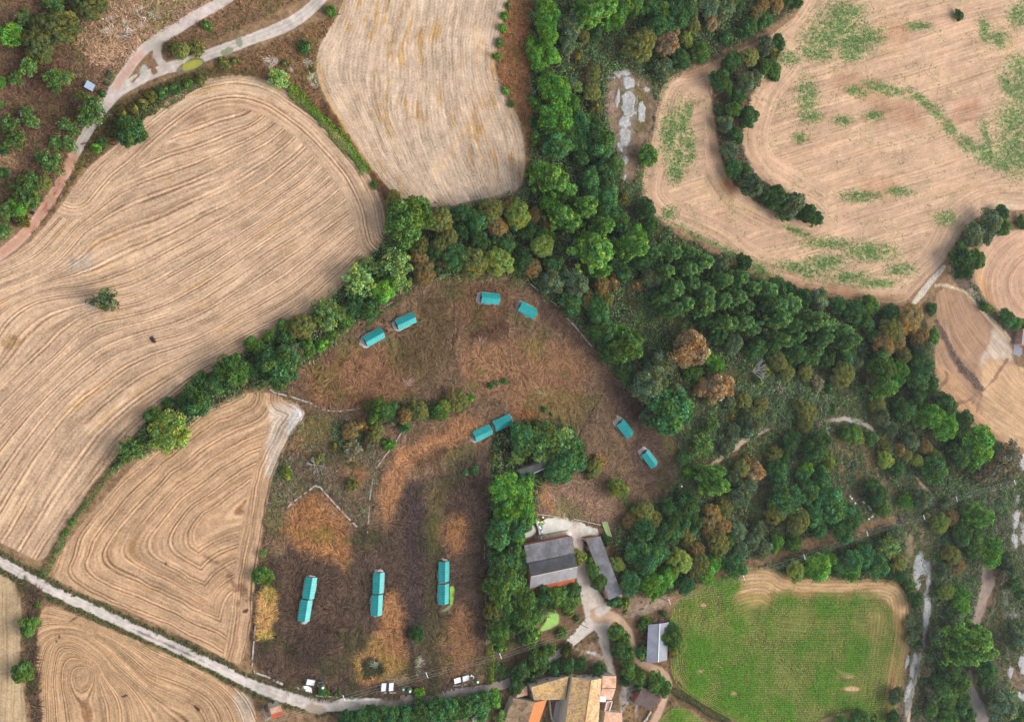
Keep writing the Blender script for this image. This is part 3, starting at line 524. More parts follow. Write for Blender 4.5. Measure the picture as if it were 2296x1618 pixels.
# footpaths on the right
paint([(1590, 1048), (1612, 1030), (1640, 1010), (1665, 990), (1692, 974), (1726, 960)], (206, 184, 158), 2.5, 2, closed=False, w=[8, 10, 11, 11, 11, 8], zone=11)
paint([(1690, 976), (1725, 985), (1738, 1000)], (150, 120, 94), 4, 3, closed=False, w=5)
paint([(1828, 938), (1850, 942), (1870, 942), (1895, 936), (1925, 944), (1948, 955), (1962, 968), (1968, 984)], (208, 192, 176), 2.5, 2, closed=False, w=[6, 7, 8, 9, 11, 9, 6, 4], zone=11)
paint([(1852, 946), (1860, 950), (1858, 980), (1852, 968)], (172, 166, 162), 3, 2); paint([(1896, 936), (1915, 938), (1910, 948)], (206, 204, 202), 3, 2)
paint([(2030, 1038), (2048, 1062), (2070, 1090), (2094, 1112), (2104, 1135)], (176, 156, 142), 3, 2, closed=False, w=[6, 6, 5, 9, 8], zone=11)
paint([(2092, 1110), (2097, 1112), (2104, 1136), (2100, 1138)], (210, 198, 186), 2, 1)
paint([(2106, 1120), (2150, 1100), (2190, 1080), (2240, 1070), (2296, 1065)], (140, 112, 92), 6, 4, closed=False, w=8)
paint([(2046, 684), (2066, 658), (2084, 634), (2104, 612), (2116, 598)], (214, 200, 184), 2.5, 2, 2, closed=False, w=[10, 12, 13, 12, 10], zone=12, hz=.15)
paint([(2098, 640), (2120, 638), (2140, 648)], (214, 190, 162), 3, 2, closed=False, w=6)
paint([(2201, 1262), (2222, 1258), (2236, 1278), (2230, 1312), (2206, 1360), (2194, 1408), (2172, 1406), (2186, 1372), (2196, 1330), (2202, 1300)], (168, 146, 134), 3, 2, zone=11)
paint([(2169, 1500), (2180, 1499), (2184, 1545), (2208, 1578), (2220, 1605), (2226, 1760), (2166, 1760), (2174, 1590), (2172, 1540)], (160, 146, 140), 3, 2, zone=11)
paint([(2075, 1180), (2092, 1160), (2096, 1230), (2090, 1300), (2094, 1350), (2085, 1440), (2075, 1470)], (140, 108, 94), 6, 4, closed=False, w=8)
paint([(2065, 1465), (2054, 1520), (2046, 1560), (2036, 1620), (2030, 1700)], (218, 192, 166), 3, 2.5, 2, closed=False, w=[4, 8, 5, 7, 7], zone=11)
paint([(2066, 1475), (2076, 1460), (2070, 1500), (2056, 1535)], (222, 198, 168), 3, 2)
paint([(2094, 1165), (2160, 1150), (2192, 1230), (2172, 1400), (2166, 1620), (2168, 1760), (2075, 1760), (2080, 1500), (2098, 1350)], (74, 84, 52), 10, 8, key='thick')
paint([(1560, 900), (1720, 840), (1870, 850), (1860, 960), (1800, 1000), (1745, 1010), (1735, 950), (1640, 985), (1580, 1030)], (92, 96, 62), 16, 14, alpha=.7, key='thick')
paint([(1740, 1030), (1850, 1010), (1870, 1080), (1800, 1150), (1720, 1140)], (80, 92, 58), 14, 12, alpha=.8, key='thick')
paint([(1970, 985), (2080, 1010), (2100, 1090), (2040, 1060), (1990, 1080)], (92, 94, 64), 12, 12, alpha=.7, key='thick')
paint([(2040, 1100), (2260, 1030), (2270, 1130), (2200, 1230), (2110, 1160)], (88, 84, 64), 14, 12, alpha=.7, key='thick')
paint([(1400, 1160), (1520, 1110), (1640, 1150), (1700, 1200), (1640, 1255), (1500, 1310), (1420, 1300)], (84, 92, 58), 12, 10, alpha=.7, key='thick')
# limestone ledges
LEDGE = [[(1390, 160), (1404, 156), (1414, 168), (1400, 172)], [(1398, 172), (1416, 172), (1424, 190), (1418, 200), (1400, 200), (1396, 186)], [(1398, 204), (1420, 204), (1424, 230), (1420, 262), (1400, 264), (1394, 240)], [(1390, 264), (1412, 262), (1410, 285), (1388, 286)], [(1388, 286), (1414, 288), (1412, 318), (1400, 330), (1388, 312)], [(1386, 318), (1396, 330), (1392, 342), (1384, 330)], [(1398, 348), (1408, 352), (1404, 372), (1396, 362)], [(1396, 388), (1404, 392), (1402, 410), (1394, 400)], [(1372, 160), (1392, 158), (1390, 180), (1382, 170)], [(1362, 168), (1380, 172), (1376, 178), (1362, 174)], [(1384, 200), (1390, 200), (1386, 240), (1378, 240)], [(1430, 182), (1434, 182), (1426, 230), (1424, 270), (1428, 220)], [(1434, 228), (1444, 226), (1446, 270), (1434, 274), (1430, 250)], [(1438, 194), (1458, 202), (1446, 208)],
         [(2056, 1236), (2068, 1232), (2070, 1260), (2062, 1290), (2052, 1310), (2044, 1290)], [(2070, 1260), (2082, 1246), (2084, 1262), (2074, 1286), (2066, 1284)], [(2080, 1268), (2085, 1272), (2084, 1310), (2072, 1340), (2078, 1310)], [(2056, 1300), (2064, 1296), (2060, 1322), (2052, 1324)], [(2068, 1340), (2090, 1342), (2088, 1380), (2076, 1410), (2068, 1440), (2070, 1400)], [(2046, 1465), (2054, 1462), (2056, 1490), (2046, 1528), (2036, 1532), (2038, 1500)], [(2032, 1470), (2040, 1466), (2034, 1500), (2026, 1500)], [(2034, 1530), (2048, 1532), (2040, 1560), (2026, 1580), (2024, 1560)], [(2100, 1230), (2108, 1200), (2108, 1240), (2102, 1254)], [(2168, 1235), (2174, 1222), (2176, 1250), (2172, 1264)], [(2166, 1285), (2174, 1280), (2170, 1302)],
         [(2275, 1145), (2286, 1140), (2284, 1175), (2272, 1200), (2266, 1185)], [(2262, 1190), (2282, 1196), (2280, 1225), (2270, 1228)], [(2286, 1170), (2300, 1165), (2300, 1220), (2288, 1215)], [(2280, 1030), (2300, 1005), (2320, 1010), (2320, 1060), (2284, 1052)], [(2262, 1495), (2272, 1490), (2268, 1530), (2260, 1530)], [(2280, 1480), (2300, 1460), (2310, 1500), (2290, 1520)], [(2270, 1545), (2296, 1552), (2300, 1572), (2276, 1565)], [(2276, 1120), (2286, 1105), (2284, 1125)]]
paint([(1402, 160), (1410, 200), (1410, 260), (1402, 320), (1394, 350), (1402, 400)], (150, 142, 132), 8, 5, 4, closed=False, w=[22, 30, 32, 26, 14, 8], alpha=.5)
paint([(2084, 1262), (2080, 1310), (2072, 1345), (2080, 1380), (2072, 1420), (2066, 1460), (2056, 1480), (2046, 1530), (2036, 1575), (2030, 1640)], (182, 174, 168), 5, 3, 3, closed=False, w=[8, 9, 12, 16, 14, 8, 16, 18, 16, 8], alpha=.7, thr=.40)
for L in LEDGE: paint(L, (192, 189, 190), 1.5, 4.0, 4.0, zone=12, sm=1, hz=.25)
paint([(1412, 212), (1416, 260), (1402, 300)], (158, 152, 146), 6, 4, closed=False, w=10, alpha=.6, thr=.42)
# pools and puddles
paint([(400, 152), (418, 138), (440, 130), (460, 132), (458, 144), (436, 158), (412, 164), (396, 162)], (128, 118, 104), 3, 2, alpha=.9)
paint([(408, 148), (424, 138), (444, 134), (455, 138), (450, 146), (432, 155), (412, 160)], (176, 172, 62), 2.5, 1.5, 1, zone=13)
paint([(495, 116), (508, 106), (522, 108), (524, 116), (508, 125), (496, 124)], (146, 152, 118), 3, 2, zone=13); paint([(526, 92), (534, 82), (544, 88), (545, 104), (536, 107)], (146, 152, 126), 3, 2, zone=13)
paint([(50, 1283), (62, 1290), (70, 1306), (80, 1318), (72, 1318), (56, 1300)], (166, 160, 140), 3, 2)
POND = [(1221, 1378), (1230, 1372), (1252, 1373), (1254, 1385), (1252, 1398), (1240, 1406), (1224, 1412), (1208, 1416), (1216, 1404), (1221, 1396)]
paint(POND, (150, 200, 66), 1.5, 1, .8, zone=13)
paint([(1008, 1314), (1018, 1314), (1018, 1332), (1015, 1356), (1009, 1356), (1010, 1334)], (158, 205, 66), 1.5, 1, .8, zone=13)
paint([(1014, 1356), (1006, 1366), (994, 1370), (985, 1372), (996, 1364), (1008, 1354)], (120, 140, 84), 2, 1.5, 1, zone=13); paint([(1000, 1372), (985, 1380), (976, 1395), (990, 1385)], (84, 92, 52), 5, 3)
# tall dry banks under hedges
paint([(60, 1310), (75, 1330), (72, 1420), (66, 1500), (74, 1560), (84, 1640), (84, 1760)], (104, 82, 62), 6, 5, closed=False, w=22, key='dry')
ND = fbm(DX, DY, 4.5, 31, 2)-.5; HUTS = [((1240.5, 2351), (-13, 84), 1, .8, 'upper teal hut of the left pair in the lower paddock'), ((1222, 2441), (-13, 84), 1, 1.1, 'lower teal hut of the left pair, white slab at its lower end'),
        ((1515.5, 2331), (-4, 83), -1, .7, 'upper teal hut of the middle pair in the lower paddock'), ((1509, 2420), (-4, 83), 1, .5, 'lower teal hut of the middle pair, white scrap on its roof'),
        ((1777, 2286), (-1, 80), -1, .6, 'upper teal hut of the right pair near the tree belt'), ((1776, 2375), (-1, 80), 1, .3, 'lower teal hut of the right pair, beside the slimy green puddle'),
        ((1497.5, 1348), (197, -108), -1, 1.6, 'leftmost teal hut of the upper paddock, broad white apron'), ((1624, 1284.5), (199, -92), -1, .9, 'second teal hut from the left in the upper paddock'),
        ((1963, 1193.5), (197, 20), -1, 1.2, 'teal hut at the top of the upper paddock between two fences'), ((2112.5, 1240), (170, 95), -1, 1.2, 'teal hut at the upper right of the paddock below the dark wood'),
        ((1933, 1732), (175, -82), -1, 1.4, 'left teal hut of the slanting pair above the sheltered shed'), ((2011.6, 1689.5), (175, -82), 1, .8, 'right teal hut of the slanting pair above the sheltered shed'),
        ((2503, 1715), (100, 130), -1, 2.0, 'upper teal hut of the two by the right paddock edge'), ((2600.7, 1835), (98, 128), -1, 1.5, 'lowest teal hut by the right paddock edge')]

KEEP = [np.ones((NY, NX))]
def clear(pts, w, closed=False):
    P = np.array(pts, float); pad = w+4; i0, i1 = np.searchsorted(gx, (P[:, 0].min()-pad, P[:, 0].max()+pad)); j0, j1 = np.searchsorted(gy, (P[:, 1].min()-pad, P[:, 1].max()+pad))
    s = (slice(j0, j1), slice(i0, i1)); KEEP[0][s] = np.minimum(KEEP[0][s], sst(w-1, w+2, segdist(DX[s], DY[s], P, False)+NB[s]*3))
for (cx, cy), ax, end, ap, lb in HUTS:
    n = math.hypot(*ax); u = (ax[0]/n, ax[1]/n); e0, e1 = (30, 30+ap*8) if end > 0 else (30+ap*8, 30)
    clear([((cx-u[0]*e0)*Q, (cy-u[1]*e0)*Q), ((cx+u[0]*e1)*Q, (cy+u[1]*e1)*Q)], 14.5)
for p in ([(1011, 1316), (1014, 1350), (1005, 1366), (990, 1371)], ): clear(p, 8)
for p in ([(1238, 2735), (1300, 2745)], [(1530, 2735), (1650, 2765)], [(1815, 2725), (1925, 2720)]): clear([(x*Q, y*Q) for x, y in p], 12)
for p in ([(604, 872), (650, 888), (700, 905), (765, 921), (812, 914)], [(642, 1138), (692, 1098), (705, 1088), (740, 1118), (800, 1180)], [(823, 1196), (828, 1120), (856, 1030), (900, 968)], [(1270, 712), (1320, 770), (1405, 865)]): clear(p, 3.0)
for p in ([(1590, 1048), (1612, 1030), (1640, 1010), (1665, 990), (1692, 974), (1726, 960)], [(1828, 938), (1870, 942), (1925, 944), (1968, 984)], [(2030, 1038), (2070, 1090), (2104, 1135)], [(2046, 684), (2116, 598)]): clear(p, 8)
for p in ([(1018, 628), (1018, 872)], [(1136, 640), (1138, 740), (1146, 830)], [(1355, 875), (1293, 986)], [(858, 708), (872, 760), (892, 820), (915, 905)], [(575, 1345), (660, 1345), (780, 1343), (850, 1342)]): clear(p, 2.4)
clear([(1540, 1300), (1640, 1268), (1740, 1247), (1850, 1207), (1960, 1172), (2010, 1165)], 11); clear([(2084, 1262), (2075, 1345), (2072, 1420), (2056, 1480), (2036, 1575), (2030, 1640)], 9); clear([(2222, 1270), (2210, 1330), (2182, 1400)], 16); clear([(2176, 1500), (2184, 1560), (2200, 1620)], 18)
for k_ in ('dry', 'scrub', 'wood', 'thick'): MASK[k_] = MASK[k_]*KEEP[0]
OUT = [(1362, 168), (1400, 150), (1440, 168), (1470, 205), (1462, 290), (1436, 340), (1420, 410), (1398, 415), (1388, 330), (1358, 270)]
for k_ in ('wood', 'scrub'): unkey(k_, OUT)
dm = MASK['dry'] > .5; mu = np.exp(np.log(CG[dm]).mean(0)); CG[dm] = mu*(CG[dm]/mu)**1.22*np.array((.95, .95, .96))
gd = CG.mean(-1, keepdims=True); md = MASK['dry'][..., None]*.16; CG = CG*(1-md)+gd*md*np.array((1.05, 1.0, .9)); CG = CG*(1+.18*MASK['wood'][..., None]*(Z == 0)[..., None]*np.array((.4, 1.0, .3)))
CG *= (1+.30*NB+.22*NA+.35*ND*(Z == 0))[..., None]; CG = np.clip(CG, .004, .9)
# heights
X_, Y_ = G(DX, DY)
HZ = HZ*(.6+fbm(DX, DY, 6, 55, 3))
WX = np.stack([X_, Y_, HZ], -1)
M_gr = ground_mat('dry_ground'); M_road = ground_mat('gravel', .35, .4, .2, .35); M_rock = ground_mat('limestone', .3, .9, .6, .9); M_yard = ground_mat('concrete_ground', .3, .3, .25, .3)
t = NT('pool_water'); cN = t.attr('Col').outputs['Color']; P_, *_r = t.pos()
M_pool = t.finish(t.mul(cN, t.math('MULTIPLY_ADD', t.noise(P_, .5, 4), .5, .75)), .35, .4)
M_f1 = field_mat('stubble_banded', .85, .62, .95, .55, .8, .17, .02, per=5.4, thr=.42); M_f2 = field_mat('stubble_straw', .35, .6, 1.0, .9, .6, .2, .035, gold=(.86, .70, .40), gl=(.50, .62)); M_f3 = field_mat('stubble_brown', .85, .62, .95, .5, .8, .2, .02, per=5.2, thr=.44)
M_f6 = field_mat('sown_soil', .4, .45, .85, .3, .7, .22, .01, rows=.06, wood=.8); M_f8 = field_mat('ploughed_soil', .5, .5, .8, .45, .7, .25, .02); M_corn = field_mat('corn_soil', .6, .6, 1.0, .3, rows=.16, per=2.4)
ZONES = {0: ('ground', M_gr, 'dry brown ground with scrub, woodland floor and paddock grass between the fields', 'ground'),
         1: ('stubble_field', M_f1, 'largest banded stubble field, with the lone grey green tree in it', 'field'), 2: ('stubble_field', M_f2, 'pale straw field above the banded one, cut by a slanting pale strip', 'field'),
         3: ('stubble_field', M_f3, 'brown stubble field with hairpin tracks, between hedge ditch and white road', 'field'), 4: ('stubble_field', M_f3, 'brown stubble field with wavy tracks below the white road', 'field'),
         5: ('stubble_field', M_f6, 'narrow plain field in the bottom left corner below the white road', 'field'), 6: ('sown_field', M_f6, 'big pinkish sown field speckled with green weeds at top right', 'field'),
         7: ('bare_field', M_f6, 'small bare pink field curving at the right edge above the roadside house', 'field'), 8: ('ploughed_field', M_f8, 'ploughed field with straw patches beside the roadside house', 'field'),
         9: ('corn_field_soil', M_corn, 'tan soil under the green corn rows', 'field'), 10: ('dirt_road', M_road, 'pale gravel roads and farm drive', 'road'), 11: ('footpath', M_road, 'pale narrow footpaths through the scrub', 'path'),
         12: ('rock_ledges', M_rock, 'grey limestone ledges laid bare in the scrub', 'rock'), 13: ('pool', M_pool, 'green algae pools and puddles', 'water'), 20: ('farmyard', M_yard, 'chalky white yard behind the grey roofed barn', 'yard')}
ZF = Z[:-1, :-1]; idx = np.arange(NX*NY).reshape(NY, NX); Vall = WX.reshape(-1, 3); Call = CG.reshape(-1, 3); Uall = U.ravel()
quad = np.stack([idx[1:, :-1], idx[1:, 1:], idx[:-1, 1:], idx[:-1, :-1]], -1)
for z, (nm, mt, lb, ct) in ZONES.items():
    F = quad[ZF == z]
    if not len(F): continue
    vi, inv = np.unique(F.ravel(), return_inverse=True)
    me = np_mesh(nm, Vall[vi], inv.reshape(-1, 4), mt, {'Col': ('FLOAT_COLOR', Call[vi]), 'u': ('FLOAT', Uall[vi])})
    tag(link(bpy.data.objects.new(nm, me)), lb, ct, None, 'structure')
mb = MB(); mb.box((230, 0, -1.2), (9000, 9000, .4)); tag(mb.build('far_ground', plain('far_land', C(150, 122, 92), 1.0, .2, .02)), 'brown farmland reaching beyond the surveyed fields', 'ground', None, 'structure')
def sample(dx, dy, A): 
    i = np.clip(((dx-gx[0])/STEP).astype(int), 0, NX-1); j = np.clip(((dy-gy[0])/STEP).astype(int), 0, NY-1); return A[j, i]
# ================================================================== VEGETATION
M_leaf = leaf_mat(); M_bark = plain('bark', C(120, 100, 84), .95, .3, 3.0); M_dead = plain('bare_wood', C(196, 188, 180), .9, .2, 3.0)
def rnd(n, a=0.0, b=1.0): return RNG.uniform(a, b, n)
def leaves(c, nrm, size, jit=.5, asp=.62):
    """one diamond leaf spray per point"""
    n = len(c); nn = nrm+RNG.normal(0, jit, (n, 3)); nn /= np.linalg.norm(nn, axis=1)[:, None]+1e-9
    a = np.cross(nn, RNG.normal(0, 1, (n, 3))); a /= np.linalg.norm(a, axis=1)[:, None]+1e-9; b = np.cross(nn, a)
    s = (size*rnd(n, .65, 1.35))[:, None]
    V = np.stack([c-a*s, c-b*s*asp, c+a*s, c+b*s*asp], 1).reshape(-1, 3)
    return V, np.arange(4*n).reshape(n, 4)
def sphere_pts(n):
    p = RNG.normal(0, 1, (n, 3)); return p/np.linalg.norm(p, axis=1)[:, None]
def crown(kind):
    C_, N_, L_, S_ = [], [], [], []
    if kind == 'round':   nl, lr, per, sz, jit, zs = 58, (.12, .32), 150, .060, .8, .95
    elif kind == 'dome':  nl, lr, per, sz, jit, zs = 92, (.12, .22), 95, .050, .35, .80
    elif kind == 'airy':  nl, lr, per, sz, jit, zs = 50, (.10, .26), 42, .066, .9, .8
    elif kind == 'bush':  nl, lr, per, sz, jit, zs = 26, (.2, .45), 75, .12, .8, .75
    elif kind == 'poplar': nl, lr, per, sz, jit, zs = 84, (.09, .17), 84, .066, .85, 1.0
    wob = [random.uniform(.05, .16) for _ in range(3)]; wph = [random.uniform(0, 6.28) for _ in range(3)]
    z0 = .35 if kind != 'bush' else .1
    for i in range(nl):
        t = (i+.5)/nl; ph = i*2.39996+random.uniform(-.4, .4)
        lr_ = random.uniform(*lr)
        if kind == 'poplar':
            h = t**.8; rr = (1.0-.72*h)*random.uniform(.5, 1.0); c = np.array((rr*math.cos(ph), rr*math.sin(ph), .5+h*2.6))
            d = np.array((math.cos(ph)*.6, math.sin(ph)*.6, 1.0)); d /= np.linalg.norm(d)
            p = sphere_pts(per)*lr_; p = p+np.outer(p@d, d)*1.3; c3 = c+p; nn = p/np.linalg.norm(p, axis=1)[:, None]+np.array((0, 0, .35))
        else:
            el = math.asin(min(.98, (t**.9)*1.05-.06)) if t > .06 else 0; rad = random.uniform(.55, .88) if kind in ('round', 'bush') else (random.uniform(.70, .86) if kind == 'dome' else random.uniform(.45, .95))
            ir = (wob[0]*math.sin(2*ph+wph[0])+wob[1]*math.sin(3*ph+wph[1])+.6*wob[2]*math.sin(5*ph+wph[2]))*(.6 if kind == 'dome' else 1)
            c = np.array((math.cos(ph)*math.cos(el)*(rad+ir), math.sin(ph)*math.cos(el)*(rad+ir), z0+.25+math.sin(el)*rad*zs))
            c[2] += random.uniform(-.1, .08)
            p = sphere_pts(per)*(lr_*rnd(per, .82, 1.06))[:, None]; p[:, 2] = np.where(p[:, 2] < -.3*lr_, -p[:, 2], p[:, 2]); c3 = c+p; nn = p/np.linalg.norm(p, axis=1)[:, None]
        C_.append(c3); N_.append(nn)
        g = random.uniform(.68, 1.38); w = random.uniform(-.22, .30)
        v = np.ones((per, 3))*(g if kind != 'dome' else .6+.4*g)*rnd(per, *((.4, 1.6) if kind != 'dome' else (.65, 1.35)))[:, None]*np.array((1+w, 1.0, 1-w*1.2)); L_.append(v); S_.append(np.full(per, sz))
    # inner foliage fills the body, coloured darker to imitate shade in the crevices
    n = {'round': 500, 'dome': 700, 'airy': 150, 'bush': 260, 'poplar': 500}[kind]; p = sphere_pts(n)*(rnd(n)**.5)[:, None]
    if kind == 'poplar': p = p*np.array((.6, .6, 1.3))+np.array((0, 0, 1.6))
    else: p = p*np.array((.68, .68, .5))+np.array((0, 0, z0+.35))
    C_.append(p); N_.append(sphere_pts(n)); L_.append(np.ones((n, 3))*rnd(n, .6, 1.0)[:, None]); S_.append(np.full(n, sz*1.25))
    c = np.concatenate(C_); V, F = leaves(c, np.concatenate(N_), np.concatenate(S_), jit)
    return np_mesh(kind+'_crown', V, F, M_leaf, {'lv': ('FLOAT_COLOR', np.repeat(np.concatenate(L_), 4, 0))})
def trunk(kind):
    m = MB()
    if kind == 'poplar':
        m.tube((0, 0, 0), (0, 0, 1.4), .055, .04); m.tube((0, 0, 1.4), (.02, 0, 2.9), .04, .012)
        for i in range(5): a = i*2.4; m.tube((0, 0, .7+i*.3), (math.cos(a)*.5, math.sin(a)*.5, 1.3+i*.35), .02, .008, 5)
    else:
        hh = .12 if kind == 'bush' else .42
        m.tube((0, 0, 0), (.01, 0, hh), .065, .05)
        for i in range(5):
            a = i*1.2566+.3; m.tube((.01, 0, hh), (math.cos(a)*.5, math.sin(a)*.5, hh+.35), .032, .012, 5)
        m.tube((.01, 0, hh), (0, .04, hh+.6), .04, .012, 5)
    me = bpy.data.meshes.new(kind+'_trunk'); me.from_pydata(m.v, [], m.f); me.materials.append(M_bark); return me
CROWNS = {k: [crown(k) for _ in range({'round': 5, 'dome': 3, 'airy': 3, 'bush': 3, 'poplar': 4}[k])] for k in ('round', 'dome', 'airy', 'bush', 'poplar')}
TRUNKS = {k: trunk(k) for k in CROWNS}
KINDS = {  # code: shape, leaf colour, wording, object name
 'g': ('round', (0.113, 0.219, 0.048), 'mid green', 'broadleaf_tree'), 'd': ('round', (0.077, 0.168, 0.053), 'dark green', 'broadleaf_tree'), 'b': ('round', (0.136, 0.315, 0.048), 'bright green', 'broadleaf_tree'),
 'l': ('airy', (0.226, 0.345, 0.103), 'pale green', 'thin_crowned_tree'), 'a': ('airy', (.135, .235, .062), 'thin green', 'thin_crowned_tree'), 'y': ('round', (.22, .29, .06), 'yellow green', 'broadleaf_tree'),
 'o': ('dome', (0.190, 0.201, 0.057), 'olive green', 'holm_oak_tree'), 'n': ('dome', (0.271, 0.191, 0.072), 'brownish olive', 'holm_oak_tree'), 't': ('round', (.38, .265, .14), 'dry tan', 'dry_leaved_tree'),
 'e': ('round', (0.085, 0.215, 0.072), 'bluish green', 'broadleaf_tree'), 's': ('round', (0.154, 0.214, 0.109), 'grey green', 'broadleaf_tree'), 'h': ('dome', (0.109, 0.126, 0.041), 'blackish olive', 'holm_oak_tree'),
 'u': ('dome', (0.245, 0.315, 0.067), 'light olive domed', 'umbrella_pine_tree'), 'p': ('poplar', (0.117, 0.229, 0.067), 'dark feathery', 'poplar_tree'), 'q': ('poplar', (0.154, 0.315, 0.060), 'bright feathery', 'poplar_tree'),
 'w': ('airy', (.130, .175, .07), 'thin grey green', 'thin_crowned_tree'),
 'k': ('airy', (0.237, 0.210, 0.128), 'grey brown', 'thin_crowned_tree')}
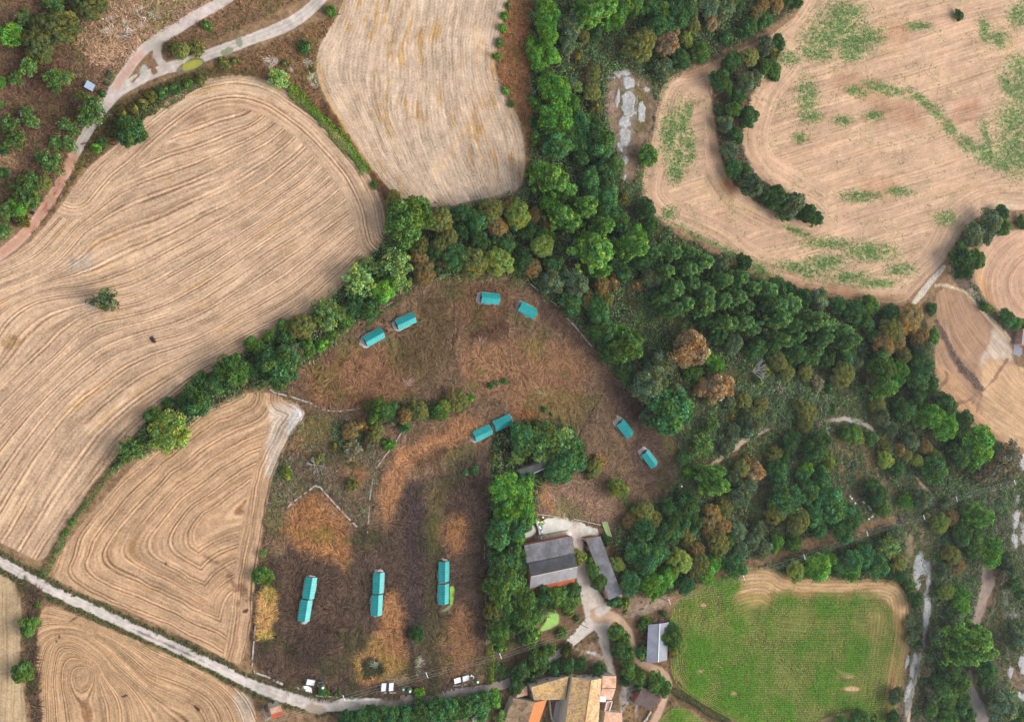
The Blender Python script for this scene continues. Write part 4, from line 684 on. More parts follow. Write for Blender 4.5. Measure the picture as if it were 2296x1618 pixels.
# every entry: x, y, crown radius on the sheet tile, code
TREES = [
 (0, 0, 'in the top left thicket', '250,290,105,h 395,195,115,h 290,175,85,h 435,150,80,o 280,365,62,o 600,50,100,h 545,5,70,h 75,245,88,b 165,125,55,l 370,30,62,a 680,30,50,o'),
 (0, 0, 'on the reddish slope left of the track', '190,460,66,a 110,530,48,a 350,520,60,a 440,525,55,l 380,590,40,a 0,555,42,b 620,740,100,a 580,810,55,a 450,840,50,a 500,880,42,a 180,755,44,a 205,810,55,a'),
 (0, 0, 'above the pink bend of the track', '70,850,60,a 110,950,66,a 380,965,52,a 465,980,56,a 340,1110,85,a 265,1065,40,a 200,1220,70,a 285,1230,60,o 180,1310,80,a 130,1385,58,b 235,1340,48,a 60,1420,60,a 10,1540,70,a'),
 (0, 0, 'in the scrub beside the left edge', '25,1165,36,d 20,1005,32,d 150,1490,42,o 0,700,30,a'),
 (0, 0, 'on the verge of the banded field', '870,880,95,d 650,1000,30,b 690,955,30,d 690,630,22,d 745,510,20,s 725,565,16,s 1090,625,46,d 1180,600,36,d 1020,650,36,o 1260,570,34,g 1345,540,28,o 820,770,34,o 900,735,34,o 960,700,34,o 1505,430,36,o 1580,415,26,o'),
 (0, 0, 'on the island between the two tracks', '1215,345,60,o 1320,330,46,o 1390,180,30,g 1150,320,30,o'),
 (1, 0, 'on the waste strip left of the straw field', '500,80,36,g 318,322,46,d 145,530,68,l 795,1245,24,g 380,470,18,o 195,430,22,o'),
 (1, 0, 'at the corner below the straw field', '1010,1470,145,g 930,1340,60,o 1240,1480,90,o 1290,1590,70,o 1385,1440,66,d 1480,1500,76,e 1580,1420,80,o 1625,1525,72,n 1690,1400,60,n 1710,1485,50,o 1380,1560,60,d 1480,1595,60,d'),
 (1, 0, 'along the right edge of the straw field', '1690,40,22,b 1672,110,26,b 1655,190,26,b 1635,290,26,g 1618,380,26,b 1680,615,24,b 1712,700,24,g'),
 (2, 0, 'in the green belt right of the orange strip', '230,60,88,b 225,165,78,b 220,255,72,b 150,365,60,b 260,380,68,b 140,290,42,b 185,440,52,b 240,520,62,d 160,700,42,b 155,820,42,d 160,930,44,g 290,600,112,b 290,790,112,b 400,700,55,b'),
 (2, 0, 'in the upper valley wood', '400,180,90,s 360,310,62,s 410,90,24,g 560,90,105,q 650,40,95,q 700,120,78,b 520,140,60,g 480,30,58,q 560,215,52,d 480,235,50,o 640,170,58,b 750,50,70,g'),
 (2, 0, 'in the top wood left of the field track', '830,40,70,g 920,60,62,d 990,160,82,d 1100,110,82,d 1000,90,68,g 1170,60,70,d 1210,50,72,s 1300,40,88,s 1390,110,62,s 1440,40,68,s 1340,150,62,t'),
 (2, 0, 'on the slope above the limestone ledges', '1210,160,62,o 1170,262,52,u 1035,290,78,t 840,330,112,o 905,260,72,o 940,200,70,d 1080,200,50,t 440,370,42,o 540,490,58,o 540,620,58,o 560,720,46,o 380,560,58,s 430,580,40,l'),
 (2, 0, 'along the upper lip of the weedy field', '1010,460,72,s 1130,400,66,d 1265,360,66,g 1430,260,46,d 1520,40,52,d 1600,185,60,d 1690,130,60,d 1530,235,40,d 1500,210,22,y 1680,40,50,n 1640,90,50,n'),
 (2, 0, 'in the dark valley belt left of the ledges', '460,840,80,e 360,915,62,d 300,1000,92,e 440,980,72,d 555,850,62,d 600,960,105,d 450,1070,60,d 520,1190,72,e 640,1150,90,d 700,1110,48,a 640,1330,80,e 520,1290,70,e'),
 (2, 0, 'in the poplar row down the valley', '300,1180,130,q 195,1150,72,q 400,1280,100,q 260,1350,80,b 350,1425,98,q 500,1400,100,q 430,1500,90,q 600,1530,82,q 540,1590,82,q'),
 (2, 0, 'near the lower end of the ledges', '700,1490,78,d 750,1340,42,o 910,1050,72,g 890,1410,66,d 840,1590,72,b 930,1520,60,d 620,1430,70,d 770,1560,60,d'),
 (2, 0, 'on the curved bank in the weedy field', '1400,560,74,d 1450,430,58,d 1500,405,50,d 1590,390,64,o 1700,310,58,s 1690,460,52,g 1560,550,64,s 1645,515,46,s 1510,650,56,d 1480,740,58,g 1585,780,78,d 1425,830,62,s 1490,915,54,d 1460,1005,70,s 1390,745,30,d'),
 (2, 0, 'on the lower curve of the field bank', '1490,1140,62,d 1560,1150,48,d 1600,1260,90,s 1690,1310,50,d'),
 (2, 0, 'at the left end of the olive wood', '45,1450,100,u 30,1375,60,o 150,1450,50,n 240,1510,42,n 220,1590,60,g 100,1560,60,d'),
 (3, 0, 'at the top end of the field bank', '60,30,58,n 190,20,46,g 0,140,32,g 55,290,50,d 30,365,42,o 30,470,62,g 40,520,40,d 120,10,50,d'),
 (3, 0, 'alone in the weedy field', '1278,105,34,d'),
 (3, 0, 'at the lower tip of the field bank', '55,1310,72,d 35,1375,58,d 150,1390,84,s 190,1350,56,s 255,1440,70,d 318,1470,48,d 110,1430,50,d'),
 (3, 0, 'in the clump beside the bare pink field', '1560,1440,50,d 1480,1490,78,s 1565,1540,62,g 1460,1575,56,s 1390,1570,68,s 1330,1612,48,s 1705,1500,42,g'),
 (0, 1, 'standing inside the banded field', '700,395,92,w'),
 (0, 1, 'in the hedge between the two stubble fields', '1550,860,110,g 1690,860,60,d 1700,700,50,g 1340,940,46,d 1440,960,62,d 1270,1010,44,l 1320,1085,95,d 1250,1080,62,g 1130,1090,44,d 1040,1180,60,g 1150,1290,122,y 880,1400,90,a 1620,930,50,o 1500,1000,40,d'),
 (1, 1, 'in the hedge above the first teal hut', '690,265,108,l 740,170,58,l 815,190,60,l 955,165,108,l 960,265,72,l 850,340,80,b 900,290,60,b 490,490,106,l 640,330,60,l 620,470,60,d'),
 (1, 1, 'in the hedge left of the upper paddock', '310,570,80,o 190,570,50,g 250,620,52,o 340,725,62,g 210,660,60,d 440,705,44,b 510,640,36,g 740,470,72,d 660,440,70,d 600,520,60,g 150,840,130,d 240,760,70,s 30,740,66,g 90,640,44,g'),
 (1, 1, 'in the olive wood above the paddock', '1130,200,82,n 1100,120,70,n 1010,20,52,b 1100,40,62,o 1230,40,70,o 1195,85,60,d 1330,120,90,d 1250,130,40,n 1455,150,94,o 1520,110,50,n 1632,150,96,u 1520,25,50,d 1600,20,42,d 1680,40,60,d'),
 (1, 1, 'in the clump in the middle of the paddock', '830,1150,78,g 780,1110,50,o 900,1130,62,d 1000,1180,62,n 1100,1140,74,o 1230,1165,60,g 1270,1115,50,u 1360,1080,66,o 1440,1060,30,b 640,1275,58,n 710,1240,42,n 800,1285,60,o 1000,1250,40,e 1310,1040,50,n'),
 (1, 1, 'in the scrub beside the grey stubble tip', '890,1370,40,b 520,1390,30,o 210,1560,42,u 650,1420,70,k 780,1340,50,k 420,1470,40,o'),
 (1, 1, 'in the grass between the paddocks', '1575,975,22,e 1615,955,20,e 1670,945,20,e 1410,1560,20,e 1470,1540,28,e 1590,1460,24,o'),
 (2, 1, 'in the wood above the fourth teal hut', '200,40,82,u 70,130,72,d 140,190,60,n 280,160,66,d 20,185,42,d 270,275,82,s 420,290,92,s 350,235,62,s 230,310,58,s 390,420,80,d'),
 (2, 1, 'at the lower end of the valley poplars', '600,90,120,q 620,205,72,q 520,40,78,q 800,40,92,q 900,130,80,d 925,250,70,s 750,215,60,e 680,275,46,n 600,300,52,n 510,410,58,n 840,300,40,n 690,150,60,d 640,400,44,o'),
 (2, 1, 'in the left half of the poplar grove', '980,60,82,p 1090,90,88,p 1060,200,80,p 1180,190,80,p 1110,310,80,p 1230,285,84,p 1030,400,72,p 1080,480,74,p 1190,420,76,p 1300,420,80,p 1200,90,70,p 1300,330,76,p 1300,525,62,d'),
 (2, 1, 'in the middle of the poplar grove', '1290,130,80,p 1420,260,82,p 1560,250,82,p 1640,320,80,p 1430,400,80,p 1520,380,80,p 1620,430,80,p 1440,560,80,p 1560,540,80,p 1650,580,80,p 1400,150,72,s 1380,620,70,d 1480,700,70,s 1640,720,80,d 1560,150,60,d'),
 (2, 1, 'in the row along the right paddock wall', '560,480,90,e 600,590,90,d 700,620,50,b 760,730,110,g 650,760,80,d 750,890,62,d 900,950,132,s 1000,840,92,s 470,360,52,d 660,680,60,d'),
 (2, 1, 'right of the seventh teal hut', '1050,1130,150,e 930,1170,80,s 1090,1020,72,s 1100,1220,60,o'),
 (2, 1, 'among the dry trees in the glade', '1160,720,128,t 1390,980,102,t 1280,1000,62,t 1330,1060,52,o 1240,900,46,g 1180,890,40,g 1300,780,56,b 1370,830,58,b 1700,880,40,u 1660,940,36,g'),
 (2, 1, 'in the scrub left of the beige path', '1560,1080,60,o 1665,1115,62,o 1450,1080,52,s 1470,1165,42,o 1330,1230,62,a 1610,1240,90,s 1480,1280,60,s 1440,1385,58,s 1270,1380,78,a 1150,1460,52,e 1390,1340,42,s 1620,1190,60,o'),
 (2, 1, 'below the beige path', '1180,1560,46,b 1330,1565,80,q 1410,1555,52,q 1640,1560,66,t 1540,1530,60,o 1480,1590,50,s 1560,1500,44,n 1300,1600,50,b'),
 (2, 1, 'around the sheltered shed', '60,1310,82,e 190,1330,108,a 320,1330,104,l 60,1400,70,a 190,1440,66,l 30,1460,50,l 380,1425,98,e 310,1525,88,e 425,1500,68,e 340,1580,62,e 120,1370,70,a 95,1610,60,e 270,1430,60,l'),
 (2, 1, 'beside the path from the right paddock', '550,1530,58,o 590,1480,44,n 215,1135,22,e 262,1165,16,e 315,1210,14,e 520,1570,36,s'),
 (3, 1, 'in the upper right of the poplar grove', '40,330,80,p 60,425,80,p 180,440,80,p 60,540,80,p 180,560,80,p 300,540,88,p 410,560,88,p 540,600,84,p 550,690,80,p 110,650,80,p 250,640,80,p 400,680,88,p 520,775,72,e'),
 (3, 1, 'along the top of the poplar grove', '60,300,68,d 230,380,70,d 340,390,70,s 470,430,60,d 580,480,80,d 680,430,60,g 640,540,70,d 140,340,60,d'),
 (3, 1, 'in the olive wood beside the white track', '820,490,66,d 810,600,90,o 950,520,100,n 780,690,88,n 870,680,70,n 1010,640,80,n 1090,640,50,g 900,770,62,o 1030,740,72,s 700,640,50,d'),
 (3, 1, 'below the olive wood', '760,860,108,g 880,890,80,b 850,1000,100,q 1010,850,82,d 980,930,82,d 1080,960,60,d 740,1100,60,o 750,1180,60,s 690,960,50,k'),
 (3, 1, 'in the brush under the poplar grove', '30,720,72,d 60,800,70,o 160,760,72,d 280,760,82,d 500,900,88,o 590,820,42,s 400,800,60,d 130,880,60,o 250,880,58,o 330,960,52,k 400,990,36,e'),
 (3, 1, 'in the belt below the straw patches', '1200,1110,86,d 1080,1170,84,b 1020,1190,60,g 1180,1250,96,b 920,1150,80,d 1000,1050,70,d 1310,1210,72,d 1260,1290,62,d 1390,1370,120,b 1290,1420,90,d 1380,1470,80,g 1510,1400,60,s'),
 (3, 1, 'in the scrub around the white footpath', '250,1150,82,o 240,1230,62,o 510,1290,50,g 580,1300,60,g 610,1330,42,u 690,1330,50,d 310,1380,98,d 250,1510,50,b 400,1490,50,y 150,1350,70,d 100,1430,52,d 40,1430,62,o 430,1140,30,g'),
 (3, 1, 'in the grey scrub at the lower right', '820,1260,60,s 950,1350,62,s 1060,1390,60,n 790,1470,62,u 1000,1480,50,u 1100,1540,88,d 1110,1450,60,o 860,1540,60,d 930,1440,52,o 760,1390,44,o 880,1400,46,n'),
 (3, 1, 'in the grey brown thicket near the right edge', '1600,1450,100,k 1500,1550,88,k 1650,1530,64,k 1620,1390,60,k 1420,1570,60,k'),
 (3, 1, 'beside the bare pink field', '1290,150,90,d 1390,130,66,g 1290,50,50,g 1100,462,38,d 1440,435,30,d 1485,460,28,y 1600,530,60,e 1655,560,48,g 1712,560,30,g'),
 (3, 1, 'above the beehives', '220,1590,60,e 340,1610,70,e 60,1560,70,e'),
 (0, 2, 'in the dry bank left of the wavy field', '200,970,62,g 150,1280,75,g 250,830,20,g 485,275,24,b 435,350,20,b'),
 (1, 2, 'around the lower paddocks', '50,630,60,g 1087,1025,54,d 1098,1425,36,b 640,20,40,o 50,480,30,l 440,1410,26,e 470,1425,24,g 540,1420,18,e 1650,1120,36,g 1660,1255,22,g 1650,1590,50,l'),
 (1, 2, 'in the belt left of the sheltered meadow', '1680,50,100,b 1700,180,90,b 1640,290,80,e 1620,390,80,e 1650,250,66,b 1660,120,70,e'),
 (1, 2, 'in the thicket along the paddock fence', '1620,560,90,d 1700,520,88,d 1590,680,70,g 1690,660,90,g 1640,760,80,g 1600,880,80,o 1690,870,80,g 1620,1010,80,g 1650,940,60,d'),
 (1, 2, 'in the tall hedge below the road', '600,1610,66,e 700,1590,72,e 800,1570,72,d 900,1560,72,e 1000,1555,76,e 1100,1545,76,d 1200,1540,76,e 1300,1520,76,e 1400,1520,80,d 1500,1480,88,e 1590,1450,70,b 1510,1550,62,e'),
 (2, 2, 'left of the barn', '60,60,90,b 60,170,98,b 40,300,80,e 95,250,56,b 35,380,50,b 50,500,60,d 60,580,70,d 40,700,78,g'),
 (2, 2, 'in the thicket under the barn', '200,770,78,d 300,770,80,g 400,725,58,d 100,800,80,g 60,900,88,g 160,850,60,d 265,815,62,g 345,815,60,g 400,800,58,g 30,960,60,d 140,930,56,g 388,880,30,u 100,700,60,d'),
 (2, 2, 'around the algae pond', '100,990,46,d 110,1060,52,g 335,1020,34,g 435,922,20,d 365,1133,44,h 170,1180,72,g 245,1130,56,g 200,1235,56,d 60,1270,60,d 25,1305,42,d 30,1380,52,d 150,1040,40,b'),
 (2, 2, 'along the front of the farmhouse', '360,1240,58,d 450,1220,50,d 580,1260,50,d 290,1260,46,d 130,1310,40,d'),
 (2, 2, 'beside the farm drive', '445,510,44,u 528,520,32,b 542,605,48,g 578,672,48,g 600,700,42,d 630,395,40,d 710,560,56,u 685,808,44,e 760,822,34,y 765,878,16,y 520,490,30,d'),
 (2, 2, 'in the wood right of the long shed', '870,330,90,e 880,210,80,o 940,260,70,o 800,260,58,n 1060,330,88,d 990,360,70,d 820,470,70,e 900,520,100,e 980,470,80,e 800,680,88,e 920,680,90,b 1040,640,80,b 980,720,60,b'),
 (2, 2, 'in the dark wood below the last teal hut', '1050,170,70,d 1160,140,72,d 1200,200,80,d 1120,235,80,d 1230,280,60,d 1150,320,60,o 1120,540,90,u 1250,560,80,o 1230,450,60,n 1180,380,60,o 1170,700,60,e 1300,620,80,b'),
 (2, 2, 'in the wood above the corn field', '1380,420,82,o 1450,400,50,g 1480,560,80,e 1400,540,60,e 1340,235,80,n 1400,300,72,n 1310,330,50,n 1430,170,60,o 1350,540,56,b'),
 (2, 2, 'in the glade below the right paddock', '700,40,70,y 1380,25,88,q 1300,10,50,b 1520,100,70,s 1560,50,70,s 1520,340,60,s 1600,400,70,s 1540,460,60,s 1650,330,60,s 1690,450,60,s 790,220,20,e'),
 (2, 2, 'around the grey open shed', '895,955,42,g 870,1150,44,e 1078,1050,74,g 1060,1000,52,d 1110,1100,60,u 1020,890,22,d 1080,1150,36,n'),
 (2, 2, 'in the hedge between the drive and the shed', '690,1010,56,g 740,1060,60,g 720,1130,60,d 770,1180,60,g 790,1285,56,g 840,1310,60,g 770,1335,42,d 860,1370,42,d 960,1340,70,g 1010,1390,60,g'),
 (3, 2, 'in the bluish wood above the power line', '120,120,118,d 60,205,88,o 200,260,90,o 300,215,92,e 430,185,108,e 545,250,105,e 480,325,80,e 350,320,60,e 60,412,52,b 170,420,60,g 380,120,80,e 250,80,80,d'),
 (3, 2, 'beside the beehives', '720,80,80,d 760,165,62,g 700,40,60,d 920,125,52,b 1030,110,80,s'),
 (3, 2, 'in the wood at the right end of the power line', '1200,170,50,s 1160,275,70,u 1235,235,60,n 1065,240,32,o 1470,260,92,q 1400,285,72,g 1300,350,72,d 1490,480,108,b 1395,455,80,g 1170,600,50,s 1230,500,70,o 1260,570,60,n'),
 (3, 2, 'along the upper edge of the corn field', '180,605,74,u 330,560,90,b 400,530,60,b 560,530,90,e 650,500,80,e 720,560,80,e 570,620,58,b 800,440,80,l 850,360,60,s 470,560,70,d 280,600,50,b'),
 (3, 2, 'beside the long rock track', '880,560,60,o 870,625,50,d 990,790,52,d 950,950,42,s 960,1045,42,s 850,1430,60,s 830,1580,50,d 940,700,40,g 1010,1000,36,s 1000,1090,34,d 1060,1280,50,k 1090,1400,44,k'),
 (3, 2, 'between the rock track and the pinkish path', '1190,740,58,u 1290,780,70,b 1300,850,60,b 1150,1060,82,s 1250,960,70,s 1300,1040,66,d 1400,1100,140,q 1330,1185,98,q 1480,1060,100,q 1140,720,36,d 1220,880,50,d 1160,1150,60,s'),
 (3, 2, 'in the wood at the bottom right', '1460,1280,82,d 1200,1260,82,d 1270,1330,90,g 1130,1370,72,d 1200,1420,80,g 1290,1480,80,d 1090,1530,60,g 1200,1570,70,g 1330,1570,60,d 1110,1440,50,s'),
 (3, 2, 'in the bottom right corner', '1580,1480,110,s 1665,1580,88,d 1650,1070,78,s 1695,980,50,s 1620,600,60,s 1650,680,58,d 1700,760,42,d 1560,640,50,k 1620,520,52,s'),
 (3, 2, 'in the lower corner of the corn field', '620,1600,70,d 480,1612,50,g 700,1612,46,g'),
]
ORD = ['', 'second', 'third', 'fourth', 'fifth', 'sixth', 'seventh', 'eighth', 'ninth', 'tenth', 'eleventh', 'twelfth', 'thirteenth', 'fourteenth', 'fifteenth']
TREEPOS = []; cnt = 0
for tc, tr, place, data in TREES:
    items = []
    for e in data.split():
        x, y, r, k = e.split(','); (p,) = T(tc, tr, [(float(x), float(y))]); items.append((p[0], p[1], float(r)/3.0, k))
    groups = {}
    for it in items:
        noun = 'bush' if it[2] < 15.5 else ('poplar' if it[3] in 'pq' else 'tree'); groups.setdefault((KINDS[it[3]][2], noun), []).append(it)
    for (adj, noun), its in groups.items():
        xs = [i[0] for i in its]; ys = [i[1] for i in its]; byx = max(xs)-min(xs) >= max(ys)-min(ys)
        its.sort(key=lambda i: i[0] if byx else i[1]); n = len(its); pl = noun+('es' if noun == 'bush' else 's')
        for j, (x, y, r, k) in enumerate(its):
            if n == 1: lb = f'{adj} {noun} {place}'
            elif j == 0: lb = f"{'leftmost' if byx else 'topmost'} {adj} {noun} {place}"
            elif j == n-1: lb = f"{'rightmost' if byx else 'lowest'} {adj} {noun} {place}"
            else: lb = f"{ORD[j]} {adj} {noun} from the {'left' if byx else 'top'} {place}"
            shape, colr, _, nm = KINDS[k]
            if noun == 'bush': shape = 'bush' if shape != 'airy' else 'airy'; nm = 'bush'
            R = r*MPD(x)*1.09; hm = {'poplar': 1.9, 'bush': .45}.get(shape, .72)*R
            if shape == 'poplar': R *= random.uniform(.78, 1.08)
            R = R*(HC-hm)/HC; wx, wy = G(x, y, hm)
            root = empty(nm, (float(wx), float(wy), 0.0), random.uniform(0, 6.28)); tag(root, lb, noun if noun != 'poplar' else 'tree', {'bush': 'bushes in the scrub and hedges', 'poplar': 'poplars of the valley'}.get(noun, 'trees of the woods and hedges'))
            zf = R*random.uniform(.85, 1.12)*(1.0 if shape != 'poplar' else random.uniform(.75, .95))
            c = link(bpy.data.objects.new('crown', random.choice(CROWNS[shape]))); c.parent = root; c.scale = (R*random.uniform(.84, 1.16), R*random.uniform(.84, 1.16), zf); c.rotation_euler = (random.uniform(-.12, .12), random.uniform(-.12, .12), 0)
            jt = [random.uniform(.86, 1.14) for _ in range(3)]; c.color = tuple(colr[i]*jt[1]*(.93+.07*jt[i]/1.0) for i in range(3))+(1,)
            if not (noun == 'bush' and r < 9):
                tk = link(bpy.data.objects.new('trunk', TRUNKS[shape])); tk.parent = root; tk.scale = (R, R, zf)
            TREEPOS.append((x, y, r)); cnt += 1
print('trees', cnt)
# ---- hedges: a strip of leaf sprays along a line
def hedge(pts, w, h, col, label, dens=9.0, sz=.34, name='hedge'):
    P = chaikin(pts, 2, False); wp = np.column_stack(G(P[:, 0], P[:, 1], h*.5)); sg = np.hypot(*np.diff(wp, axis=0).T); L = np.r_[0, np.cumsum(sg)]
    n = int(L[-1]*w*dens); t = rnd(n, 0, L[-1]); X = np.interp(t, L, wp[:, 0]); Y = np.interp(t, L, wp[:, 1])
    d = np.column_stack([np.interp(t+.5, L, wp[:, 0])-np.interp(t-.5, L, wp[:, 0]), np.interp(t+.5, L, wp[:, 1])-np.interp(t-.5, L, wp[:, 1])]); d /= np.linalg.norm(d, axis=1)[:, None]+1e-9
    nx = np.column_stack([-d[:, 1], d[:, 0]]); ww = w*(.7+.6*vn(t/3.1, t*0, 5))*(.75+.5*vn(t/9.0, t*0, 8)); a = rnd(n, 0, math.pi); s_ = np.cos(a); zz = np.sin(a)
    hh = h*(.7+.6*vn(t/2.3, s_*1.2+9, 6)); e = rnd(n, .8, 1.05)
    c = np.column_stack([X+nx[:, 0]*s_*ww/2*e, Y+nx[:, 1]*s_*ww/2*e, .1+zz*hh*e]); nr = np.column_stack([nx*s_[:, None], zz])
    V, F = leaves(c, nr, sz, .6); cl = np.array(col)*(.75+.5*vn(t/2.0, s_*2, 9))[:, None]*rnd(n, .65, 1.35)[:, None]
    cl[:, 0] *= .8+.5*vn(t/7.0, t*0, 12)
    o = link(bpy.data.objects.new(name, np_mesh(name, V, F, M_lcol, {'Col': ('FLOAT_COLOR', np.repeat(cl, 4, 0))}))); tag(o, label, 'hedge', 'hedges between fields'); return o
M_lcol = colmat('leaf_mass', .8)
hedge(T(1, 0, [(225, 590), (330, 690), (440, 800), (540, 890), (620, 1000), (690, 1075), (745, 1165)]), 5.0, 1.8, (.085, .20, .012), 'vivid green bramble hedge between the banded and straw fields', 14, .3)
hedge([(322, 972), (292, 1005), (262, 1042), (225, 1085), (195, 1125), (165, 1165), (135, 1215), (118, 1255), (92, 1292)], 2.2, 1.5, (.050, .115, .022), 'thin dark green hedge in the ditch between two stubble fields', 12, .3)
hedge([(1099, 1445), (1100, 1480), (1101, 1530)], 3.4, 2.4, (.11, .19, .012), 'yellow green creeper hedge at the lower paddock corner', 12, .34)
hedge([(1112, 1480), (1118, 1518), (1150, 1506), (1185, 1490)], 4.2, 2.0, (.04, .10, .03), 'dark green hedge beside the road above the tall hedge', 11, .34)
hedge([(1110, 1458), (1140, 1444), (1165, 1438)], 2.6, 1.5, (.06, .14, .03), 'short mid green garden hedge left of the algae pond', 11, .3)
hedge([(1395, 1110), (1404, 1125), (1416, 1140)], 2.5, .9, (.07, .20, .015), 'vivid green weedy hedge below the yellow green tree', 12, .3)
hedge([(1508, 1546), (1550, 1572), (1600, 1602), (1640, 1622)], 3.2, 1.0, (.06, .085, .03), 'low olive hedge between the two corn plots', 11, .3)
hedge([(818, 932), (870, 926), (930, 924), (990, 914), (1038, 896)], 8.0, 2.2, (.095, .115, .045), 'low continuous olive shrub strip across the middle of the paddock', 6, .36)
hedge([(240, 300), (330, 246), (400, 205), (450, 180)], 5.5, 1.3, (.060, .085, .025), 'overgrown olive hedge along the top of the banded field', 8, .34)
hedge([(812, 742), (850, 705), (900, 668), (925, 648)], 2.0, 1.0, (.04, .11, .02), 'thin green hedge at the upper left paddock wall', 10, .28)
# ---- scatter of loose plants (nobody could count them)
def scatter(key, n, ok=None, xr=(-20, 2320), yr=(-20, 1640)):
    m = MASK[key]; out = np.zeros((0, 2))
    while len(out) < n:
        x = rnd(n*4, *xr); y = rnd(n*4, *yr); k = sample(x, y, m) > rnd(len(x)); 
        if ok is not None: k &= ok(x, y)
        out = np.concatenate([out, np.column_stack([x[k], y[k]])])
    return out[:n]
def soil(x, y): return sample(x, y, Z) == 0
def clumps(name, P, R, per, cols, sz, label, cat='undergrowth', flat=.7):
    n = len(P); wx, wy = G(P[:, 0], P[:, 1]); R = R*rnd(n, .5, 1.5); ci = RNG.integers(0, len(cols), n); base = np.array(cols)[ci]*rnd(n, .7, 1.3)[:, None]
    p = sphere_pts(n*per).reshape(n, per, 3); p[..., 2] = np.abs(p[..., 2])*flat
    c = p*R[:, None, None]*RNG.uniform(.6, 1.0, (n, per, 1)); nr = p.reshape(-1, 3); c[..., 0] += wx[:, None]; c[..., 1] += wy[:, None]
    V, F = leaves(c.reshape(-1, 3), nr+np.array((0, 0, .3)), sz, .6); cl = np.repeat(base, per, 0)*rnd(n*per, .65, 1.6)[:, None]
    o = link(bpy.data.objects.new(name, np_mesh(name, V, F, M_lcol, {'Col': ('FLOAT_COLOR', np.repeat(cl, 4, 0))}))); return tag(o, label, cat, None, 'stuff')
G1 = [(.11, .175, .055), (.08, .145, .055), (.14, .15, .06), (.12, .20, .055), (.15, .125, .075), (.075, .13, .05), (.10, .175, .07)]
P = scatter('wood', 10500, soil); wn = fbm(P[:, 0], P[:, 1], 40, 77, 3); P = P[wn > .30]
clumps('undergrowth', P, 2.5, 34, G1, .40, 'dark mixed undergrowth filling the woodland floor')
P = scatter('thick', 2600, soil); P = P[fbm(P[:, 0], P[:, 1], 30, 83, 3) > .36]; clumps('shrubbery', P, 3.0, 60, [(.10, .17, .06), (.075, .13, .055), (.13, .15, .07), (.09, .15, .075), (.12, .19, .06), (.16, .14, .09)], .44, 'mixed shrubs covering the rough ground between the woods', flat=.8)
P = scatter('scrub', 9000, soil); wn = fbm(P[:, 0], P[:, 1], 40, 78, 3); P = P[wn > .40]
clumps('scrub_plants', P, 1.3, 22, [(.18, .155, .09), (.13, .165, .07), (.11, .17, .065), (.22, .175, .12), (.14, .125, .095), (.10, .155, .065)], .3, 'low olive and brown scrub plants on the rough slopes')
P = scatter('slope', 2200, soil)
clumps('slope_weeds', P, .7, 14, [(.10, .085, .04), (.07, .085, .03), (.13, .09, .06)], .22, 'small dry weeds on the upper left slopes')
P = scatter('verge', 1500, soil); clumps('verge_weeds', P, .6, 14, [(.08, .09, .03), (.05, .085, .025), (.13, .11, .05)], .2, 'olive weeds along the road verges')
P = scatter('yardgrass', 900, soil); P = P[fbm(P[:, 0], P[:, 1], 30, 79, 3) > .5]; clumps('yard_weeds', P, .8, 16, [(.06, .09, .03), (.05, .10, .035), (.10, .08, .045)], .24, 'green and brown weeds around the farm buildings')
# dry grass: long blown blades that follow a wandering flow
def blades(key, n, ln, wd, label, name='dry_grass', var=(.34, 2.0), tint=(1.05, 1.0, .95)):
    P = scatter(key, n, soil); x, y = P[:, 0], P[:, 1]; wx, wy = G(x, y); cl = sample(x, y, CG)
    th = fbm(x, y, 46, 91, 3)*14.0+RNG.normal(0, .45, n); el = rnd(n, .1, .55); L = ln*rnd(n, .5, 1.5)
    d = np.column_stack([np.cos(th)*np.cos(el), np.sin(th)*np.cos(el), np.sin(el)])*L[:, None]; b = np.column_stack([wx, wy, rnd(n, .02, .25)])
    sd = np.column_stack([-np.sin(th), np.cos(th), np.zeros(n)])*(wd*rnd(n, .6, 1.4))[:, None]; mid = b+d*.55+np.column_stack([-np.sin(th), np.cos(th), .25*np.ones(n)])*(L*RNG.normal(0, .12, n))[:, None]
    V = np.stack([b-sd*.5, b+sd*.5, mid+sd*.45, mid-sd*.45], 1); V2 = np.stack([mid-sd*.45, mid+sd*.45, b+d*[1, 1, .7]+sd*.08, b+d*[1, 1, .7]-sd*.08], 1)
    VV = np.concatenate([V.reshape(-1, 3), V2.reshape(-1, 3)]); F = np.arange(len(VV)).reshape(-1, 4)
    br = rnd(n, *var); cc = cl*br[:, None]*np.array(tint); gr = fbm(x, y, 60, 93, 3) > .60; cc[gr] *= (.80, 1.0, .72)
    cc = np.repeat(cc, 4, 0); cc = np.concatenate([cc, cc*1.12])
    o = link(bpy.data.objects.new(name, np_mesh(name, VV, F, M_lcol, {'Col': ('FLOAT_COLOR', cc)}))); return tag(o, label, 'grass', None, 'stuff')
blades('dry', 170000, 2.1, .19, 'long dry brown grass swirling over the fenced paddocks')
blades('scrub', 40000, 1.5, .22, 'short dry grass between the scrub bushes', 'scrub_grass')
blades('slope', 26000, 1.1, .2, 'short dry grass on the upper left slopes', 'slope_grass')
# green weeds in the sown field
x = rnd(420000, 1430, 2330); y = rnd(420000, -20, 700); k = (sample(x, y, Z) == 6) & (wdens(x, y)*.85 > rnd(len(x))); P = np.column_stack([x[k], y[k]])[:80000]; print('weeds', len(P))
clumps('green_weeds', P, .42, 3, [(.17, .32, .085), (.14, .29, .08), (.21, .31, .10), (.26, .31, .13)], .23, 'green weeds sprouting in patches across the sown field', 'weeds', .35)
